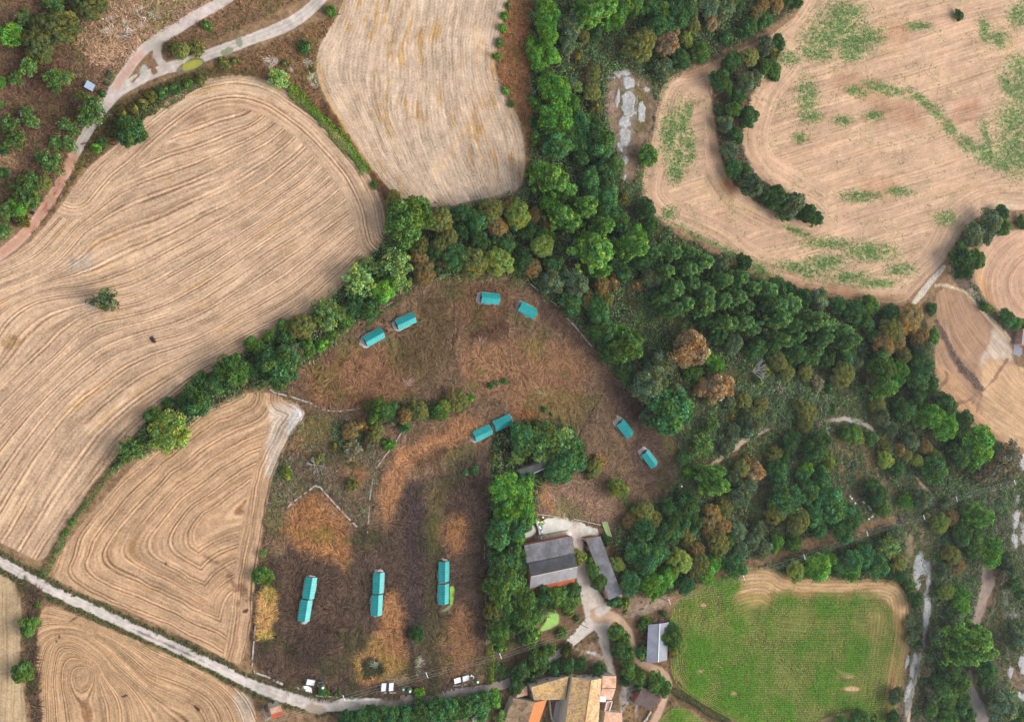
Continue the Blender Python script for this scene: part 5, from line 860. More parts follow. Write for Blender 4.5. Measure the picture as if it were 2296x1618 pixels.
# corn: rows of plants; the headland rows run along the edges
cp = chaikin(CORN, 2); hx, hy = [], []
for v in np.arange(1262, 1680, 4.15):
    q = np.arange(1490, 2050, 1.5); hx.append(q); hy.append(v+0*q)
cx_ = np.concatenate(hx); cy_ = np.concatenate(hy); vv = cy_.copy(); cy_ = cy_+(cx_-1720)*.045+5*np.sin((cx_-1500)/95.0)
le = segdist(cx_, cy_, np.array([(1502, 1352), (1500, 1440), (1502, 1490), (1508, 1524), (1530, 1548), (1580, 1580), (1625, 1605), (1668, 1625), (1720, 1700)], float), False)
ins = inside(cx_, cy_, cp); keep = ins & (le > 27); A = np.column_stack([cx_[keep], cy_[keep]])
q = np.array([(1500, 1350), (1500, 1440), (1502, 1490), (1508, 1524), (1530, 1548), (1580, 1580), (1625, 1605), (1668, 1622), (1720, 1690)], float); q = chaikin(q, 2, False); sg = np.hypot(*np.diff(q, axis=0).T); L = np.r_[0, np.cumsum(sg)]; tt = np.arange(0, L[-1], 1.9)
qx = np.interp(tt, L, q[:, 0]); qy = np.interp(tt, L, q[:, 1]); dx_ = np.gradient(qx); dy_ = np.gradient(qy); dl = np.hypot(dx_, dy_); B = [np.column_stack([qx+dy_/dl*o*-1*-1, qy-dx_/dl*o]) for o in np.arange(2, 28, 4.15)]
B = np.concatenate(B); B = B[inside(B[:, 0], B[:, 1], cp)]
c2 = np.array([(x, y) for y in np.arange(1580, 1680, 4.15) for x in np.arange(1470, 1600, 1.9)]); c2 = c2[inside(c2[:, 0], c2[:, 1], chaikin(CORN2, 2))]
P = np.concatenate([A, B, c2]); P[:len(A), 0] += RNG.normal(0, .9, len(A)); P = P+RNG.normal(0, .22, P.shape)
gr = .74+1.7*(fbm(P[:, 0]*1.5, P[:, 1]*.9, 60, 71, 3)-.5)+.6*(fbm(P[:, 0], P[:, 1], 14, 72, 3)-.5)
for cx, cy, a, b, w in ((1685, 1340, 70, 26, -.55), (1950, 1308, 110, 20, -.7), (1760, 1300, 70, 22, -.7), (2024, 1380, 14, 50, -.8), (1885, 1345, 20, 18, -.3), (1925, 1390, 12, 30, -.7), (1830, 1465, 40, 25, -.25), (1800, 1500, 40, 25, -.2), (1960, 1420, 16, 60, -.35), (1830, 1400, 30, 60, .0), (1910, 1545, 30, 4, -.9), (1895, 1520, 16, 5, -.7), (1578, 1356, 8, 4, -.9), (1571, 1504, 8, 4, -.9), (1646, 1553, 8, 4, -.9), (1846, 1360, 40, 25, .35), (1930, 1470, 25, 50, .3), (1780, 1560, 60, 40, .3), (1560, 1400, 50, 60, .25), (1880, 1500, 50, 12, .2), (1640, 1310, 50, 14, .3), (1870, 1600, 45, 10, -.8), (2002, 1560, 8, 60, -.4), (1640, 1500, 60, 60, .15), (1700, 1440, 40, 30, -.1), (1740, 1400, 40, 40, -.15)):
    gr += (w*1.6 if w < 0 else w)*np.exp(-(((P[:, 0]-cx)/a)**2+((P[:, 1]-cy)/b)**2))
wv = 50*(fbm(P[:, 0], P[:, 1], 40, 73, 3)-.5); gr -= .9*sst(1326, 1296, P[:, 1]+wv)*sst(1600, 1700, P[:, 0]+wv)+.8*sst(2016, 2036, P[:, 0]+.4*wv+.02*(P[:, 1]-1350)); k = gr > rnd(len(P), .05, .55); P = P[k]; gr = np.clip(gr[k], 0, 1.1); n = len(P); print('corn', n)
wx, wy = G(P[:, 0], P[:, 1]); g1 = np.clip(gr*1.5-.42, 0, 1)[:, None]; base = np.array((.29, .30, .08))*(1-g1)+np.array((.105, .27, .016))*g1; base *= rnd(n, .75, 1.25)[:, None]
per = 4; hh = .25+.85*np.clip(gr, 0, 1); a = rnd(n*per, 0, 6.28).reshape(n, per); c = np.stack([wx[:, None]+np.cos(a)*.16, wy[:, None]+np.sin(a)*.16, hh[:, None]*RNG.uniform(.55, 1.0, (n, per))], -1)
V, F = leaves(c.reshape(-1, 3), np.stack([np.cos(a)*.5, np.sin(a)*.5, np.ones_like(a)], -1).reshape(-1, 3), np.repeat(.18+.19*np.clip(gr, 0, 1), per), .3, .45)
o = link(bpy.data.objects.new('corn_plants', np_mesh('corn_plants', V, F, M_lcol, {'Col': ('FLOAT_COLOR', np.repeat(np.repeat(base, per, 0)*rnd(n*per, .75, 1.25)[:, None], 4, 0))}))); tag(o, 'rows of green and yellowing corn filling the lower right field', 'corn', None, 'stuff')
# bare dead trees
def dead_tree(sx, sy, size, lean, label):
    m = MB(); bx, by = S(sx, sy, 2.0); random.seed(int(sx))
    def grow(p, d, l, r, dep):
        q = p+d*l; m.tube(p, q, r, r*.62, 5, False)
        if dep == 0: return
        for i in range(3 if dep > 1 else 2):
            nd = d+np.array([random.uniform(-.75, .75), random.uniform(-.75, .75), random.uniform(-.35, .3)]); nd /= np.linalg.norm(nd); grow(q, nd, l*random.uniform(.6, .85), r*.6, dep-1)
    root = empty('dead_tree', (bx, by, 0)); tag(root, label, 'tree', 'bare dead trees')
    m.tube((0, 0, 0), (0, 0, size*.3), size*.035, size*.03, 7); m.build('trunk', M_dead, root); m = MB()
    for i in range(6):
        a = i*1.05+random.uniform(-.3, .3); d = np.array((math.cos(a)*.8+lean[0], math.sin(a)*.8+lean[1], .55)); d /= np.linalg.norm(d); grow(np.array((0, 0, size*.27)), d, size*.26, size*.022, 3)
    m.build('branches', M_dead, root)
dead_tree(3005, 1483, 11, (.7, .1), 'bare grey dead tree standing in the glade'); dead_tree(2277, 1000, 8, (.3, .1), 'bare brown dead tree above the wood over the paddock')
dead_tree(1258, 1858, 7, (.2, 0), 'bare dead tree in the scrub beside the stubble tip'); dead_tree(3660, 1992, 8, (.5, .1), 'bare dead tree beside the bright bush near the beehives')
dead_tree(3776, 2450, 6, (.2, -.2), 'small bare dead tree in the wood beside the rock track')
# ================================================================== BUILT THINGS
M_teal = roof_mat('teal_sheet', C(10, 182, 180), C(30, 192, 188), 1.05, line=.58, mott=.16, duty=.13, rough=.4, spec=.5)
M_tealcap = plain('teal_cap', C(40, 158, 158), .45, .05); M_conc = plain('whitewashed_concrete', C(222, 214, 210), .9, .14, .9); M_wall = plain('hut_wall', C(150, 142, 136), .9, .15)
M_dark = plain('dark_opening', (.012, .012, .014), .8, .1); M_white = plain('white_paint', (.78, .78, .78), .5, .04); M_silo = plain('silo_green', (.050, .095, .045), .55, .15, 1.2); M_galv = plain('galvanised', C(205, 206, 212), .45, .1, 1.5, .35)
M_wood = plain('weathered_wood', C(104, 84, 68), .95, .25, 2.0); M_brick = plain('brick', C(196, 112, 84), .95, .2, 1.6); M_brick2 = plain('salmon_brick', C(216, 160, 130), .95, .15, 1.6); M_stone = plain('wall_stone', C(196, 186, 178), .95, .35, 1.2); M_plaster = plain('old_plaster', C(214, 200, 184), .95, .14, .7)
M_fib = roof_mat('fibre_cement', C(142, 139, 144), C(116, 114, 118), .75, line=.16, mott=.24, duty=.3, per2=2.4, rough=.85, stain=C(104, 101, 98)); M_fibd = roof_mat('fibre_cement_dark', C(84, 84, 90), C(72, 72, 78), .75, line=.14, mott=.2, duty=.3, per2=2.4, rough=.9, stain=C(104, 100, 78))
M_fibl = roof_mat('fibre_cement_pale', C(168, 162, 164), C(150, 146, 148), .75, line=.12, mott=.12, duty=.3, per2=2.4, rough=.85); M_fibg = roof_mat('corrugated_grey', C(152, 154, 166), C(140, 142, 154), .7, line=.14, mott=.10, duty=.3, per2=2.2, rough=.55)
M_tileo = roof_mat('orange_tile', C(208, 104, 58), C(196, 92, 52), .55, line=.38, mott=.14, duty=.3, rough=.85); M_tiley = roof_mat('lichen_tile', C(222, 182, 116), C(210, 170, 136), .62, line=.38, mott=.5, duty=.34, rough=.95, stain=C(140, 110, 90))
M_tilez = roof_mat('cream_tile', C(238, 202, 150), C(222, 174, 128), .62, line=.35, mott=.45, duty=.34, rough=.95, stain=C(160, 126, 100)); M_tilep = roof_mat('pale_tile', C(236, 192, 160), C(222, 160, 122), .62, line=.35, mott=.34, duty=.3, rough=.95, stain=C(232, 208, 184)); M_tileb = roof_mat('mossy_tile', C(196, 162, 126), C(150, 122, 96), .62, line=.4, mott=.36, duty=.3, rough=.95, stain=C(88, 78, 60)); M_tilek = roof_mat('brown_tile', C(118, 98, 94), C(104, 86, 82), .6, line=.2, mott=.14, duty=.3, rough=.9)
M_wire = plain('wire', C(214, 208, 202), .6, .05); M_black = plain('black_plastic', (.012, .014, .022), .35, .05)
def copies(o, parent):
    c = o.copy(); COL.objects.link(c); c.parent = parent; return c
# ---- teal roofed huts
LH, WH = 8.5, 4.7
def hut_proto():
    r = empty('teal_hut', (0, 0, 0)); m = MB(); h, rd = 1.7, 3.15
    w = MB(); a, b = LH/2-.25, WH/2-.3
    for p, q in (((-a, -b), (a, -b)), ((-a, b), (a, b))): w.box(((p[0]+q[0])/2, p[1], .78), (2*a, .18, 1.56))
    for x in (-a, a): w.box((x, 0, .78), (.18, 2*b-.2, 1.56)); w.prism([(x-.08, -b+.1), (x+.08, -b+.1), (x+.08, b-.1), (x-.08, b-.1)], 1.565, 1.60); w.add([(x, -b, 1.6), (x, b, 1.6), (x, 0, rd-.2)], [(0, 1, 2)])
    w.build('wall', M_wall, r)
    for s in (1, -1):
        m = MB(); m.slab([(-LH/2, 0, rd), (LH/2, 0, rd), (LH/2, s*WH/2, h), (-LH/2, s*WH/2, h)], .06)
        k = 0
        while k*.62 < LH: x = -LH/2+k*.62; m.tube((x+.01, s*.05, rd+.0), (x+.01, s*WH/2, h+.02), .028, n=4); k += 1
        m.build('roof_slope', M_teal, r)
    m = MB(); m.box((0, 0, rd+.02), (LH+.04, .28, .05)); m.build('ridge_cap', M_tealcap, r)
    m = MB(); m.box((-LH/2+.14, 0, .75), (.06, 1.1, 1.4)); m.build('doorway', M_dark, r)
    m = MB(); m.tube((-LH/2+1, WH/2+.18, 1.45), (LH/2-1, WH/2+.18, 1.45), .06); m.tube((LH/2-1, WH/2+.18, 1.45), (LH/2-1, WH/2+.18, .1), .05); m.build('gutter', M_galv, r)
    return r
HP = hut_proto(); HCH = list(HP.children)
for i, (c, ax, end, ap, lb) in enumerate(HUTS):
    x, y = S(c[0], c[1], 2.2); n = math.hypot(*ax); u = (ax[0]/n*20, ax[1]/n*20); x1, y1 = S(c[0]+u[0], c[1]+u[1], 2.2); rz = math.atan2(y1-y, x1-x)
    if i == 0: r = HP
    else:
        r = HP.copy(); COL.objects.link(r)
        for ch in HCH: copies(ch, r)
    if end > 0: rz += math.pi
    r.location = (x, y, 0); r.rotation_euler = (0, 0, rz); tag(r, lb, 'hut', 'teal roofed animal huts'); r['label'] = lb
    m = MB(); random.seed(i+5); pts = []
    for k in range(26):
        t = 2*math.pi*k/26; ex, ey = math.cos(t), math.sin(t); e = .62
        px = abs(ex)**e*math.copysign(1, ex)*(LH/2+.25); py = abs(ey)**e*math.copysign(1, ey)*(WH/2+.3); j = random.uniform(.0, .35)
        if px < -LH/2*.55: px -= ap*random.uniform(.75, 1.25)
        pts.append((px+j*ex, py+j*ey))
    m.prism(pts, .015, .14); m.build('concrete_apron', M_conc, r)
# ---- feed silos
def silo(top, hh, rad, label, lid=True):
    x, y = S(*top, hh); r = empty('feed_silo', (x, y, 0), .5); tag(r, label, 'silo', 'green feed silos on legs')
    m = MB(); m.lathe((0, 0, 0), [(.18, 1.3), (rad*.95, 2.7), (rad, 2.75), (rad, hh-.9), (rad*.98, hh-.85), (.42, hh-.1), (.40, hh-.05)], 18); m.build('hopper', M_silo, r)
    m = MB(); m.lathe((0, 0, 0), [(.44, hh-.06), (.47, hh+.0), (.3, hh+.10), (.05, hh+.13)], 14); m.build('lid', M_white if lid else M_galv, r)
    for k in range(4):
        a = k*math.pi/2; m = MB(); p = (math.cos(a)*rad*.97, math.sin(a)*rad*.97); m.box((p[0], p[1], 1.6), (.14, .14, 3.2)); m.build('leg', M_galv, r)
    m = MB(); q = [(math.cos(k*math.pi/2)*rad*.97, math.sin(k*math.pi/2)*rad*.97) for k in range(4)]
    for k in range(4): m.tube(q[k]+(1.0,), q[(k+1) % 4]+(1.0,), .045)
    m.build('brace', M_galv, r)
silo((1291, 2750), 5.6, 1.15, 'single green feed silo with white lid beside the white tarpaulin'); silo((1613, 2757), 4.6, 1.05, 'shorter green feed silo of the middle pair, small opening on top', False)
silo((1640, 2764), 5.4, 1.2, 'taller green feed silo of the middle pair with white lid'); silo((1911, 2727), 5.4, 1.1, 'green feed silo with white lid at the right end of the paddock'); silo((2727, 1944), 5.0, 1.2, 'weathered green feed silo below the lowest teal hut', False)
# ---- white feed boxes
def feedbox(c, w, l, rz, label):
    x, y = S(*c, 1.5); r = empty('feed_box', (x, y, 0), rz); tag(r, label, 'feed box', 'white metal feed boxes by the road')
    m = MB(); m.box((0, 0, .75), (w-.2, l-.2, 1.3)); m.build('body', M_galv, r)
    m = MB(); m.slab([(-w/2, l/2, 1.62), (w/2, l/2, 1.62), (w/2, -l/2, 1.48), (-w/2, -l/2, 1.48)], .08); m.build('lid', M_white, r)
    for s in (-1, 1): m = MB(); m.box((s*(w/2+.03), -.15, 1.60), (.06, l+.5, .12)); m.build('rail', M_galv, r)
    m = MB(); m.box((-w/2-.25, .3, .7), (.5, l*.55, .5)); m.build('trough', plain('trough_blue', C(120, 140, 165), .5), r)
feedbox((1242.5, 2728), 3.2, 2.1, -.28, 'white feed box with stained lid beside the single silo'); feedbox((1535, 2747), 1.9, 3.2, -.08, 'left white feed box of the middle pair'); feedbox((1565, 2746), 1.9, 3.2, -.06, 'right white feed box of the middle pair')
feedbox((1830, 2720), 2.9, 2.2, .14, 'left white feed box of the pair at the right'); feedbox((1863.5, 2711.5), 2.9, 2.2, .14, 'right white feed box of the pair at the right, beside a bent pipe')
m = MB(); x, y = S(1888, 2704, .8)
for p, q in (((-2.3, 0), (-.6, .1)), ((-.6, .1), (.4, .2)), ((.4, .2), (.9, -.5)), ((.9, -.5), (.7, -1.2))): m.tube((p[0], p[1], .8), (q[0], q[1], .8), .17)
m.tube((-1.3, 0, 0), (-1.3, 0, .8), .08); m.tube((.6, 0, 0), (.6, 0, .8), .08); m.box((-.3, .45, .8), (.5, .6, .4)); tag(m.build('feed_pipe', M_white, None, (x, y, 0)), 'bent white pipe between the right feed box and silo', 'pipe')
def patch(name, pts, z, mat, label, cat, k=1.0):
    m = MB(); p = [S(*q) for q in pts]; c = np.mean(p, 0); m.prism([(a[0]-c[0], a[1]-c[1]) for a in p], .02, z); return tag(m.build(name, mat, None, (c[0], c[1], 0)), label, cat)
def r3(p): return [(1024+a/4.484, 2620+b/4.484) for a, b in p]
patch('tarpaulin', r3([(795, 600), (850, 545), (930, 540), (990, 580), (1000, 640), (1020, 665), (985, 690), (930, 665), (860, 640)]), .22, M_white, 'crumpled white tarpaulin beside the first silo', 'tarpaulin')
m = MB(); x, y = S(1285, 2710, .4); m.box((0, 0, .45), (1.1, 1.6, .7), -.5); m.box((0, 0, .84), (.9, 1.35, .06), -.5); tag(m.build('water_trough', plain('navy_plastic', C(52, 62, 82), .5), None, (x, y, 0)), 'dark blue trough in the grass above the first silo', 'trough')
m = MB(); x, y = S(87, 458, .5); m.box((0, 0, .4), (.8, 1.5, .8)); m.box((0, 0, .83), (.62, 1.3, .06)); tag(m.build('bath_trough', M_white, None, (x, y, 0)), 'small white bath used as a trough on the reddish slope', 'trough')
m = MB(); x, y = S(132, 852, .6); m.lathe((0, 0, 0), [(.55, 0), (.6, .1), (.6, 1.0), (.5, 1.15), (.2, 1.2)], 14); tag(m.build('barrel', M_black, None, (x, y, 0)), 'black barrel at the edge of the pink track', 'barrel')
# ---- small tin shed on the slope
cs = [(349, 322), (382, 341), (369, 366), (335, 347.5)]; w4 = [S(*c, 2.2) for c in cs]; c0 = np.mean(w4, 0); r = empty('tin_shed', (c0[0], c0[1], 0)); tag(r, 'small shed with a pale blue tin roof on the reddish slope', 'shed')
q = [(a[0]-c0[0], a[1]-c0[1]) for a in w4]; m = MB(); m.prism([(a*.9, b*.9) for a, b in q], 0, 2.05); m.build('wall', M_wood, r)
m = MB(); m.slab([q[0]+(2.4,), q[1]+(2.4,), q[2]+(2.15,), q[3]+(2.15,)], .07); m.build('roof', roof_mat('tin', C(186, 204, 226), C(176, 194, 214), .95, line=.25, mott=.06, duty=.1, rough=.5), r)
# ---- generic buildings from surveyed roof corners
def P3(l, o, k): return [(o[0]+a/k, o[1]+b/k, h) for a, b, h in l]
def w3(p, c0): x, y = S(p[0], p[1], p[2]); return (x-c0[0], y-c0[1], p[2])
def roof(parent, c0, name, pts, mat, th=.12):
    m = MB(); m.slab([w3(p, c0) for p in pts], th); return m.build(name, mat, parent)
def walls(parent, c0, pts, mat, inset=.96, drop=.18, name='wall', closed=True, th=.25):
    m = MB(); q = [w3(p, c0) for p in pts]; cx, cy = np.mean([a[0] for a in q]), np.mean([a[1] for a in q]); q = [(cx+(a[0]-cx)*inset, cy+(a[1]-cy)*inset, a[2]-drop) for a in q]; n = len(q)
    vs = [(a[0], a[1], 0) for a in q]+q; fs = [(i, (i+1) % n, n+(i+1) % n, n+i) for i in range(n)]; m.add(vs, fs); m.build(name, mat, parent); return q
def openings(parent, a, b, lst, z0, z1, name='window', mat=None, out=.03):
    a = np.array(a[:2]); b = np.array(b[:2]); d = b-a; L = np.linalg.norm(d); d /= L; nrm = np.array((d[1], -d[0]))
    for t, wdt in lst:
        m = MB(); c = a+d*L*t+nrm*out; ang = math.atan2(d[1], d[0]); m.box((c[0], c[1], (z0+z1)/2), (wdt+.2, .10, z1-z0+.2), ang); f = m.build(name, mat or M_plaster, parent)
        m = MB(); c = c+nrm*.06; m.box((c[0], c[1], (z0+z1)/2), (wdt, .06, z1-z0), ang); m.build('pane' if name == 'window' else 'opening', M_dark, f)
# barn
o1, k1 = (2048, 2040), 4.484
c0 = S(2048+690/k1, 2040+950/k1); barn = empty('barn', (c0[0], c0[1], 0)); tag(barn, 'big grey roofed barn of two joined roofs with an orange tiled lean-to', 'barn')
N4 = P3([(262, 948, 6.2), (1115, 775, 6.2), (1075, 460, 4.4), (218, 625, 4.4)], o1, k1); roof(barn, c0, 'rear_roof', N4, M_fib)
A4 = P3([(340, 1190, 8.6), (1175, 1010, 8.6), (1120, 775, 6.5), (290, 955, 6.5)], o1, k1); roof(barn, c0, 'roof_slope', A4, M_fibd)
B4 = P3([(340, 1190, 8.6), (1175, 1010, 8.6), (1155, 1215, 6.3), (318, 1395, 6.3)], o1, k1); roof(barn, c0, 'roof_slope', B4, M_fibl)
O4 = P3([(290, 1385, 5.9), (1135, 1205, 5.9), (1125, 1310, 4.4), (320, 1480, 4.4)], o1, k1); roof(barn, c0, 'lean_to_roof', O4, M_tileo)
a, b = w3(A4[0], c0), w3(A4[1], c0); m = MB(); m.tube((a[0], a[1], 8.64), (b[0], b[1], 8.64), .22); m.build('ridge_cap', plain('ridge_pale', C(206, 200, 176), .9, .15), barn)
walls(barn, c0, [N4[3], N4[0], A4[3], A4[0], B4[3], B4[2], A4[1], A4[2], N4[1], N4[2]], M_brick, .985, .25); qq = walls(barn, c0, [O4[3], O4[0], O4[1], O4[2]], M_brick, .985, .25, 'lean_to_wall')
wl = [w3(p, c0) for p in (A4[3], B4[3])]; openings(barn, wl[0], wl[1], [(.25, 1.2), (.78, 1.2)], 2.2, 4.0, out=-.28)
x, y, z = w3((2048+1060/k1, 2040+1040/k1, 8.3), c0); m = MB(); m.box((x, y, 8.35), (1.0, .7, .12), .2); m.build('skylight', M_white, barn)
# long shed
c0 = S(2048+1650/k1, 2040+1030/k1); ls = empty('long_shed', (c0[0], c0[1], 0)); tag(ls, 'long narrow grey shed with salmon brick walls right of the drive', 'shed')
R4 = P3([(1585, 465, 4.3), (1970, 1495, 4.3), (1740, 1610, 3.5), (1330, 520, 3.5)], o1, k1); roof(ls, c0, 'roof', R4, M_fib); q = walls(ls, c0, R4, M_brick2, .98, .2)
openings(ls, q[3], q[2], [(.08, 2.6), (.24, 2.0), (.40, 2.0), (.55, 2.0), (.70, 2.0)], .1, 2.6, 'doorway', M_brick2, -.02)
xx, yy, z = w3((2048+1600/k1, 2040+742/k1, 4.0), c0); m = MB(); m.box((xx, yy, 4.0), (.7, .5, .1), .5); m.build('roof_hatch', M_dark, ls)
# open shed
k2, o2 = 5.057, (2460, 2380); c0 = S(2632, 2570); sh = empty('open_shed', (c0[0], c0[1], 0)); tag(sh, 'pale grey corrugated shed with a white ridge, left of the corn', 'shed')
Lf = P3([(905, 570, 5.0), (870, 1350, 5.0), (635, 1365, 3.8), (672, 590, 3.8)], o2, k2); Rt = P3([(905, 570, 5.0), (870, 1350, 5.0), (1050, 1305, 3.8), (1095, 540, 3.8)], o2, k2)
roof(sh, c0, 'roof_slope', Lf, M_fibg); roof(sh, c0, 'roof_slope', Rt, M_fibg); a, b = w3(Lf[0], c0), w3(Lf[1], c0); m = MB(); m.tube((a[0], a[1], 5.0), (b[0], b[1], 5.0), .22); m.build('ridge_cap', M_white, sh)
q = [w3(p, c0) for p in (Lf[3], Lf[2], Rt[2], Rt[3])]
for i, j in ((0, 1), (1, 2), (2, 3), (3, 0)):
    for t in (0, .33, .66): m = MB(); p = np.array(q[i])*(1-t)+np.array(q[j])*t; m.box((p[0]*.95, p[1]*.95, 1.8), (.25, .25, 3.55)); m.build('post', M_wood, sh)
m = MB(); m.add([tuple(np.array(q[2])*.93*[1, 1, 0]), tuple(np.array(q[3])*.93*[1, 1, 0]), tuple(np.array(q[3])*.93), tuple(np.array(q[2])*.93)], [(0, 1, 2, 3)]); m.build('wall', M_wood, sh)
# brown tiled shed
k3, o3 = 3.7516, (2048, 2640); c0 = S(2588, 2796); bs = empty('tiled_shed', (c0[0], c0[1], 0)); tag(bs, 'small shed with dull brown tiled roof right of the farmhouse', 'shed')
A4 = P3([(1910, 505, 4.2), (2195, 605, 4.2), (2095, 745, 3.2), (1825, 640, 3.2)], o3, k3); B4 = P3([(1910, 505, 4.2), (2195, 605, 4.2), (2235, 500, 3.2), (1950, 400, 3.2)], o3, k3)
roof(bs, c0, 'roof_slope', A4, M_tilek); roof(bs, c0, 'roof_slope', B4, M_tilek); walls(bs, c0, [A4[3], A4[2], A4[1], B4[2], B4[3], A4[0]], M_brick, .95)
# sheltered shed among trees
k6, o6 = 4.495, (2040, 1780); c0 = S(2140, 1885); ss_ = empty('sheltered_shed', (c0[0], c0[1], 0)); tag(ss_, 'dark grey shed half hidden under pale green trees', 'shed')
A4 = P3([(150, 470, 4.6), (580, 300, 4.6), (660, 398, 3.6), (258, 578, 3.6)], o6, k6); roof(ss_, c0, 'roof', A4, M_fibd); walls(ss_, c0, A4, M_plaster, .95); a, b = w3(A4[3], c0), w3(A4[2], c0); m = MB(); m.tube((a[0], a[1], 3.5), (b[0], b[1], 3.5), .13); m.build('gutter', M_white, ss_)
# transformer tower with tiled cap
o5, k5 = (1024, 2620), 4.484; T4 = P3([(250, 968, 7.4), (445, 912, 7.4), (470, 1012, 7.0), (270, 1078, 7.0)], o5, k5)
c0 = S(1024+365/k5, 2620+1020/k5, 7.0); tw = empty('transformer_tower', (c0[0], c0[1], 0), 0); tag(tw, 'grey transformer tower with orange tiled cap beside the road', 'tower')
u = np.array(w3(T4[1], c0))-np.array(w3(T4[0], c0)); ang = math.atan2(u[1], u[0]); W2 = 2.1; ca, sa = math.cos(ang), math.sin(ang)
def rt(x, y, z=0): return (x*ca-y*sa, x*sa+y*ca, z)
m = MB(); m.prism([rt(a*.92, b*.92)[:2] for a, b in ((-W2, -W2), (W2, -W2), (W2, W2), (-W2, W2))], 0, 6.55); m.build('wall', M_plaster, tw)
for s, mt_ in ((1, M_tilep), (-1, M_tileo)): m = MB(); m.slab([rt(-W2, 0, 7.5), rt(W2, 0, 7.5), rt(W2, s*W2, 6.7), rt(-W2, s*W2, 6.7)], .12); m.build('roof_slope', mt_, tw)
m = MB(); m.box(rt(0, W2*.92+.04, 1.1), (1.0, .08, 2.1), ang); m.build('door', M_wood, tw)
# lattice mast
x, y = S(1024+120/k5, 2620+965/k5); r = empty('lattice_mast', (x, y, 0), .4); tag(r, 'grey steel lattice mast leaning past the transformer tower', 'mast'); hm_ = 11.5; lp = [(-.5, -.5), (.5, -.5), (.5, .5), (-.5, .5)]
for p in lp: m = MB(); m.tube((p[0], p[1], 0), (p[0]*.5, p[1]*.5, hm_), .07, .06, 5); m.build('leg', M_galv, r)
m = MB()
for i in range(14):
    z0, z1 = i*hm_/14, (i+1)*hm_/14; s0, s1 = 1-.5*z0/hm_, 1-.5*z1/hm_
    for k in range(4): a, b = lp[k], lp[(k+1) % 4]; m.tube((a[0]*s0, a[1]*s0, z0), (b[0]*s1, b[1]*s1, z1), .035, n=4); m.tube((a[0]*s1, a[1]*s1, z1), (b[0]*s1, b[1]*s1, z1), .03, n=4)
m.build('bracing', M_galv, r); m = MB(); m.box((0, 0, hm_), (2.6, .2, .2)); m.box((0, 0, hm_-1.2), (2.0, .2, .2)); m.build('crossarm', M_galv, r)
# ---- farmhouse
c0 = S(2048+1100/k3, 2640+600/k3); fh = empty('farmhouse', (c0[0], c0[1], 0)); tag(fh, 'large stone farmhouse with lichened tile roofs at the bottom edge', 'farmhouse')
BT = 1330
RW = P3([(1185, 300, 9.6), (1040, BT, 9.6), (745, BT, 7.6), (900, 250, 7.6)], o3, k3); RE = P3([(1185, 300, 9.6), (1040, BT, 9.6), (1270, BT, 7.8), (1345, 268, 7.8)], o3, k3)
roof(fh, c0, 'roof_slope', RW, M_tiley, .2); roof(fh, c0, 'roof_slope', RE, M_tilez, .2); a, b = w3(RW[0], c0), w3(RW[1], c0); m = MB(); m.tube((a[0], a[1], 9.62), (b[0], b[1], 9.62), .2); m.build('ridge_tiles', plain('ridge_tile', C(214, 166, 104), .9, .2), fh)  # right slope gets a paler tile colour than the left
q = walls(fh, c0, [RW[3], RW[0], RE[3], RE[2], RW[1], RW[2]], M_plaster, .985, .25)
ne, nw = q[2], q[0]; openings(fh, ne, nw, [(.18, 1.0), (.5, 1.3), (.82, 1.0)], 4.6, 6.2, out=.04); openings(fh, ne, nw, [(.2, 1.0), (.55, 1.4), (.85, 1.0)], 1.2, 2.8, out=.04)
LW = P3([(855, 232, 7.2), (800, 585, 5.6), (330, 597, 5.2), (290, 400, 6.6)], o3, k3); m = MB(); v = [w3(p, c0) for p in LW]
LWr = P3([(290, 400, 6.6), (850, 235, 6.6), (800, 585, 5.3), (330, 597, 5.3)], o3, k3); roof(fh, c0, 'wing_roof', LWr, M_tiley, .18); q = walls(fh, c0, LWr, M_plaster, .98, .2, 'wing_wall'); openings(fh, q[1], q[0], [(.2, .9), (.5, .9), (.8, .9)], 3.2, 4.6, out=.04); openings(fh, q[0], q[3], [(.5, .9)], 3.0, 4.6, out=.04)
E1 = P3([(1350, 415, 6.4), (1360, 232, 6.4), (1566, 236, 5.6), (1560, 413, 5.6)], o3, k3); roof(fh, c0, 'annex_roof', E1, M_tilep, .16); walls(fh, c0, E1, M_plaster, .97, .2, 'annex_wall')
E2 = P3([(1312, 592, 6.0), (1348, 424, 6.0), (1558, 424, 5.1), (1497, 590, 5.1)], o3, k3); roof(fh, c0, 'annex_roof', E2, M_tilep, .16); walls(fh, c0, E2, M_plaster, .97, .2, 'annex_wall')
E3 = P3([(1330, 1330, 5.6), (1395, 770, 5.6), (1652, 785, 4.6), (1645, 1330, 4.6)], o3, k3); roof(fh, c0, 'annex_roof', E3, M_tilep, .16); walls(fh, c0, E3, M_plaster, .97, .2, 'annex_wall')
m = MB(); v = [w3(p, c0) for p in P3([(1305, 540, 7.6), (1410, 545, 7.6), (1405, 620, 7.6), (1308, 618, 7.6)], o3, k3)]; m.prism([a[:2] for a in v], 5.2, 7.6); m.build('water_tank', M_white, fh)
m = MB(); v = [w3(p, c0) for p in P3([(1420, 615, 4.2), (1500, 612, 4.2), (1455, 760, 4.2), (1385, 770, 4.2)], o3, k3)]; m.prism([a[:2] for a in v], 0, 4.0); m.build('terrace', plain('terracotta', C(206, 160, 130), .9, .1), fh)
m = MB()
for i in range(4): a, b = np.array(v[i]), np.array(v[(i+1) % 4]); c = (a+b)/2; m.box((c[0], c[1], 4.3), (np.linalg.norm((b-a)[:2]), .2, .7), math.atan2(b[1]-a[1], b[0]-a[0]))
m.build('parapet', M_white, fh)
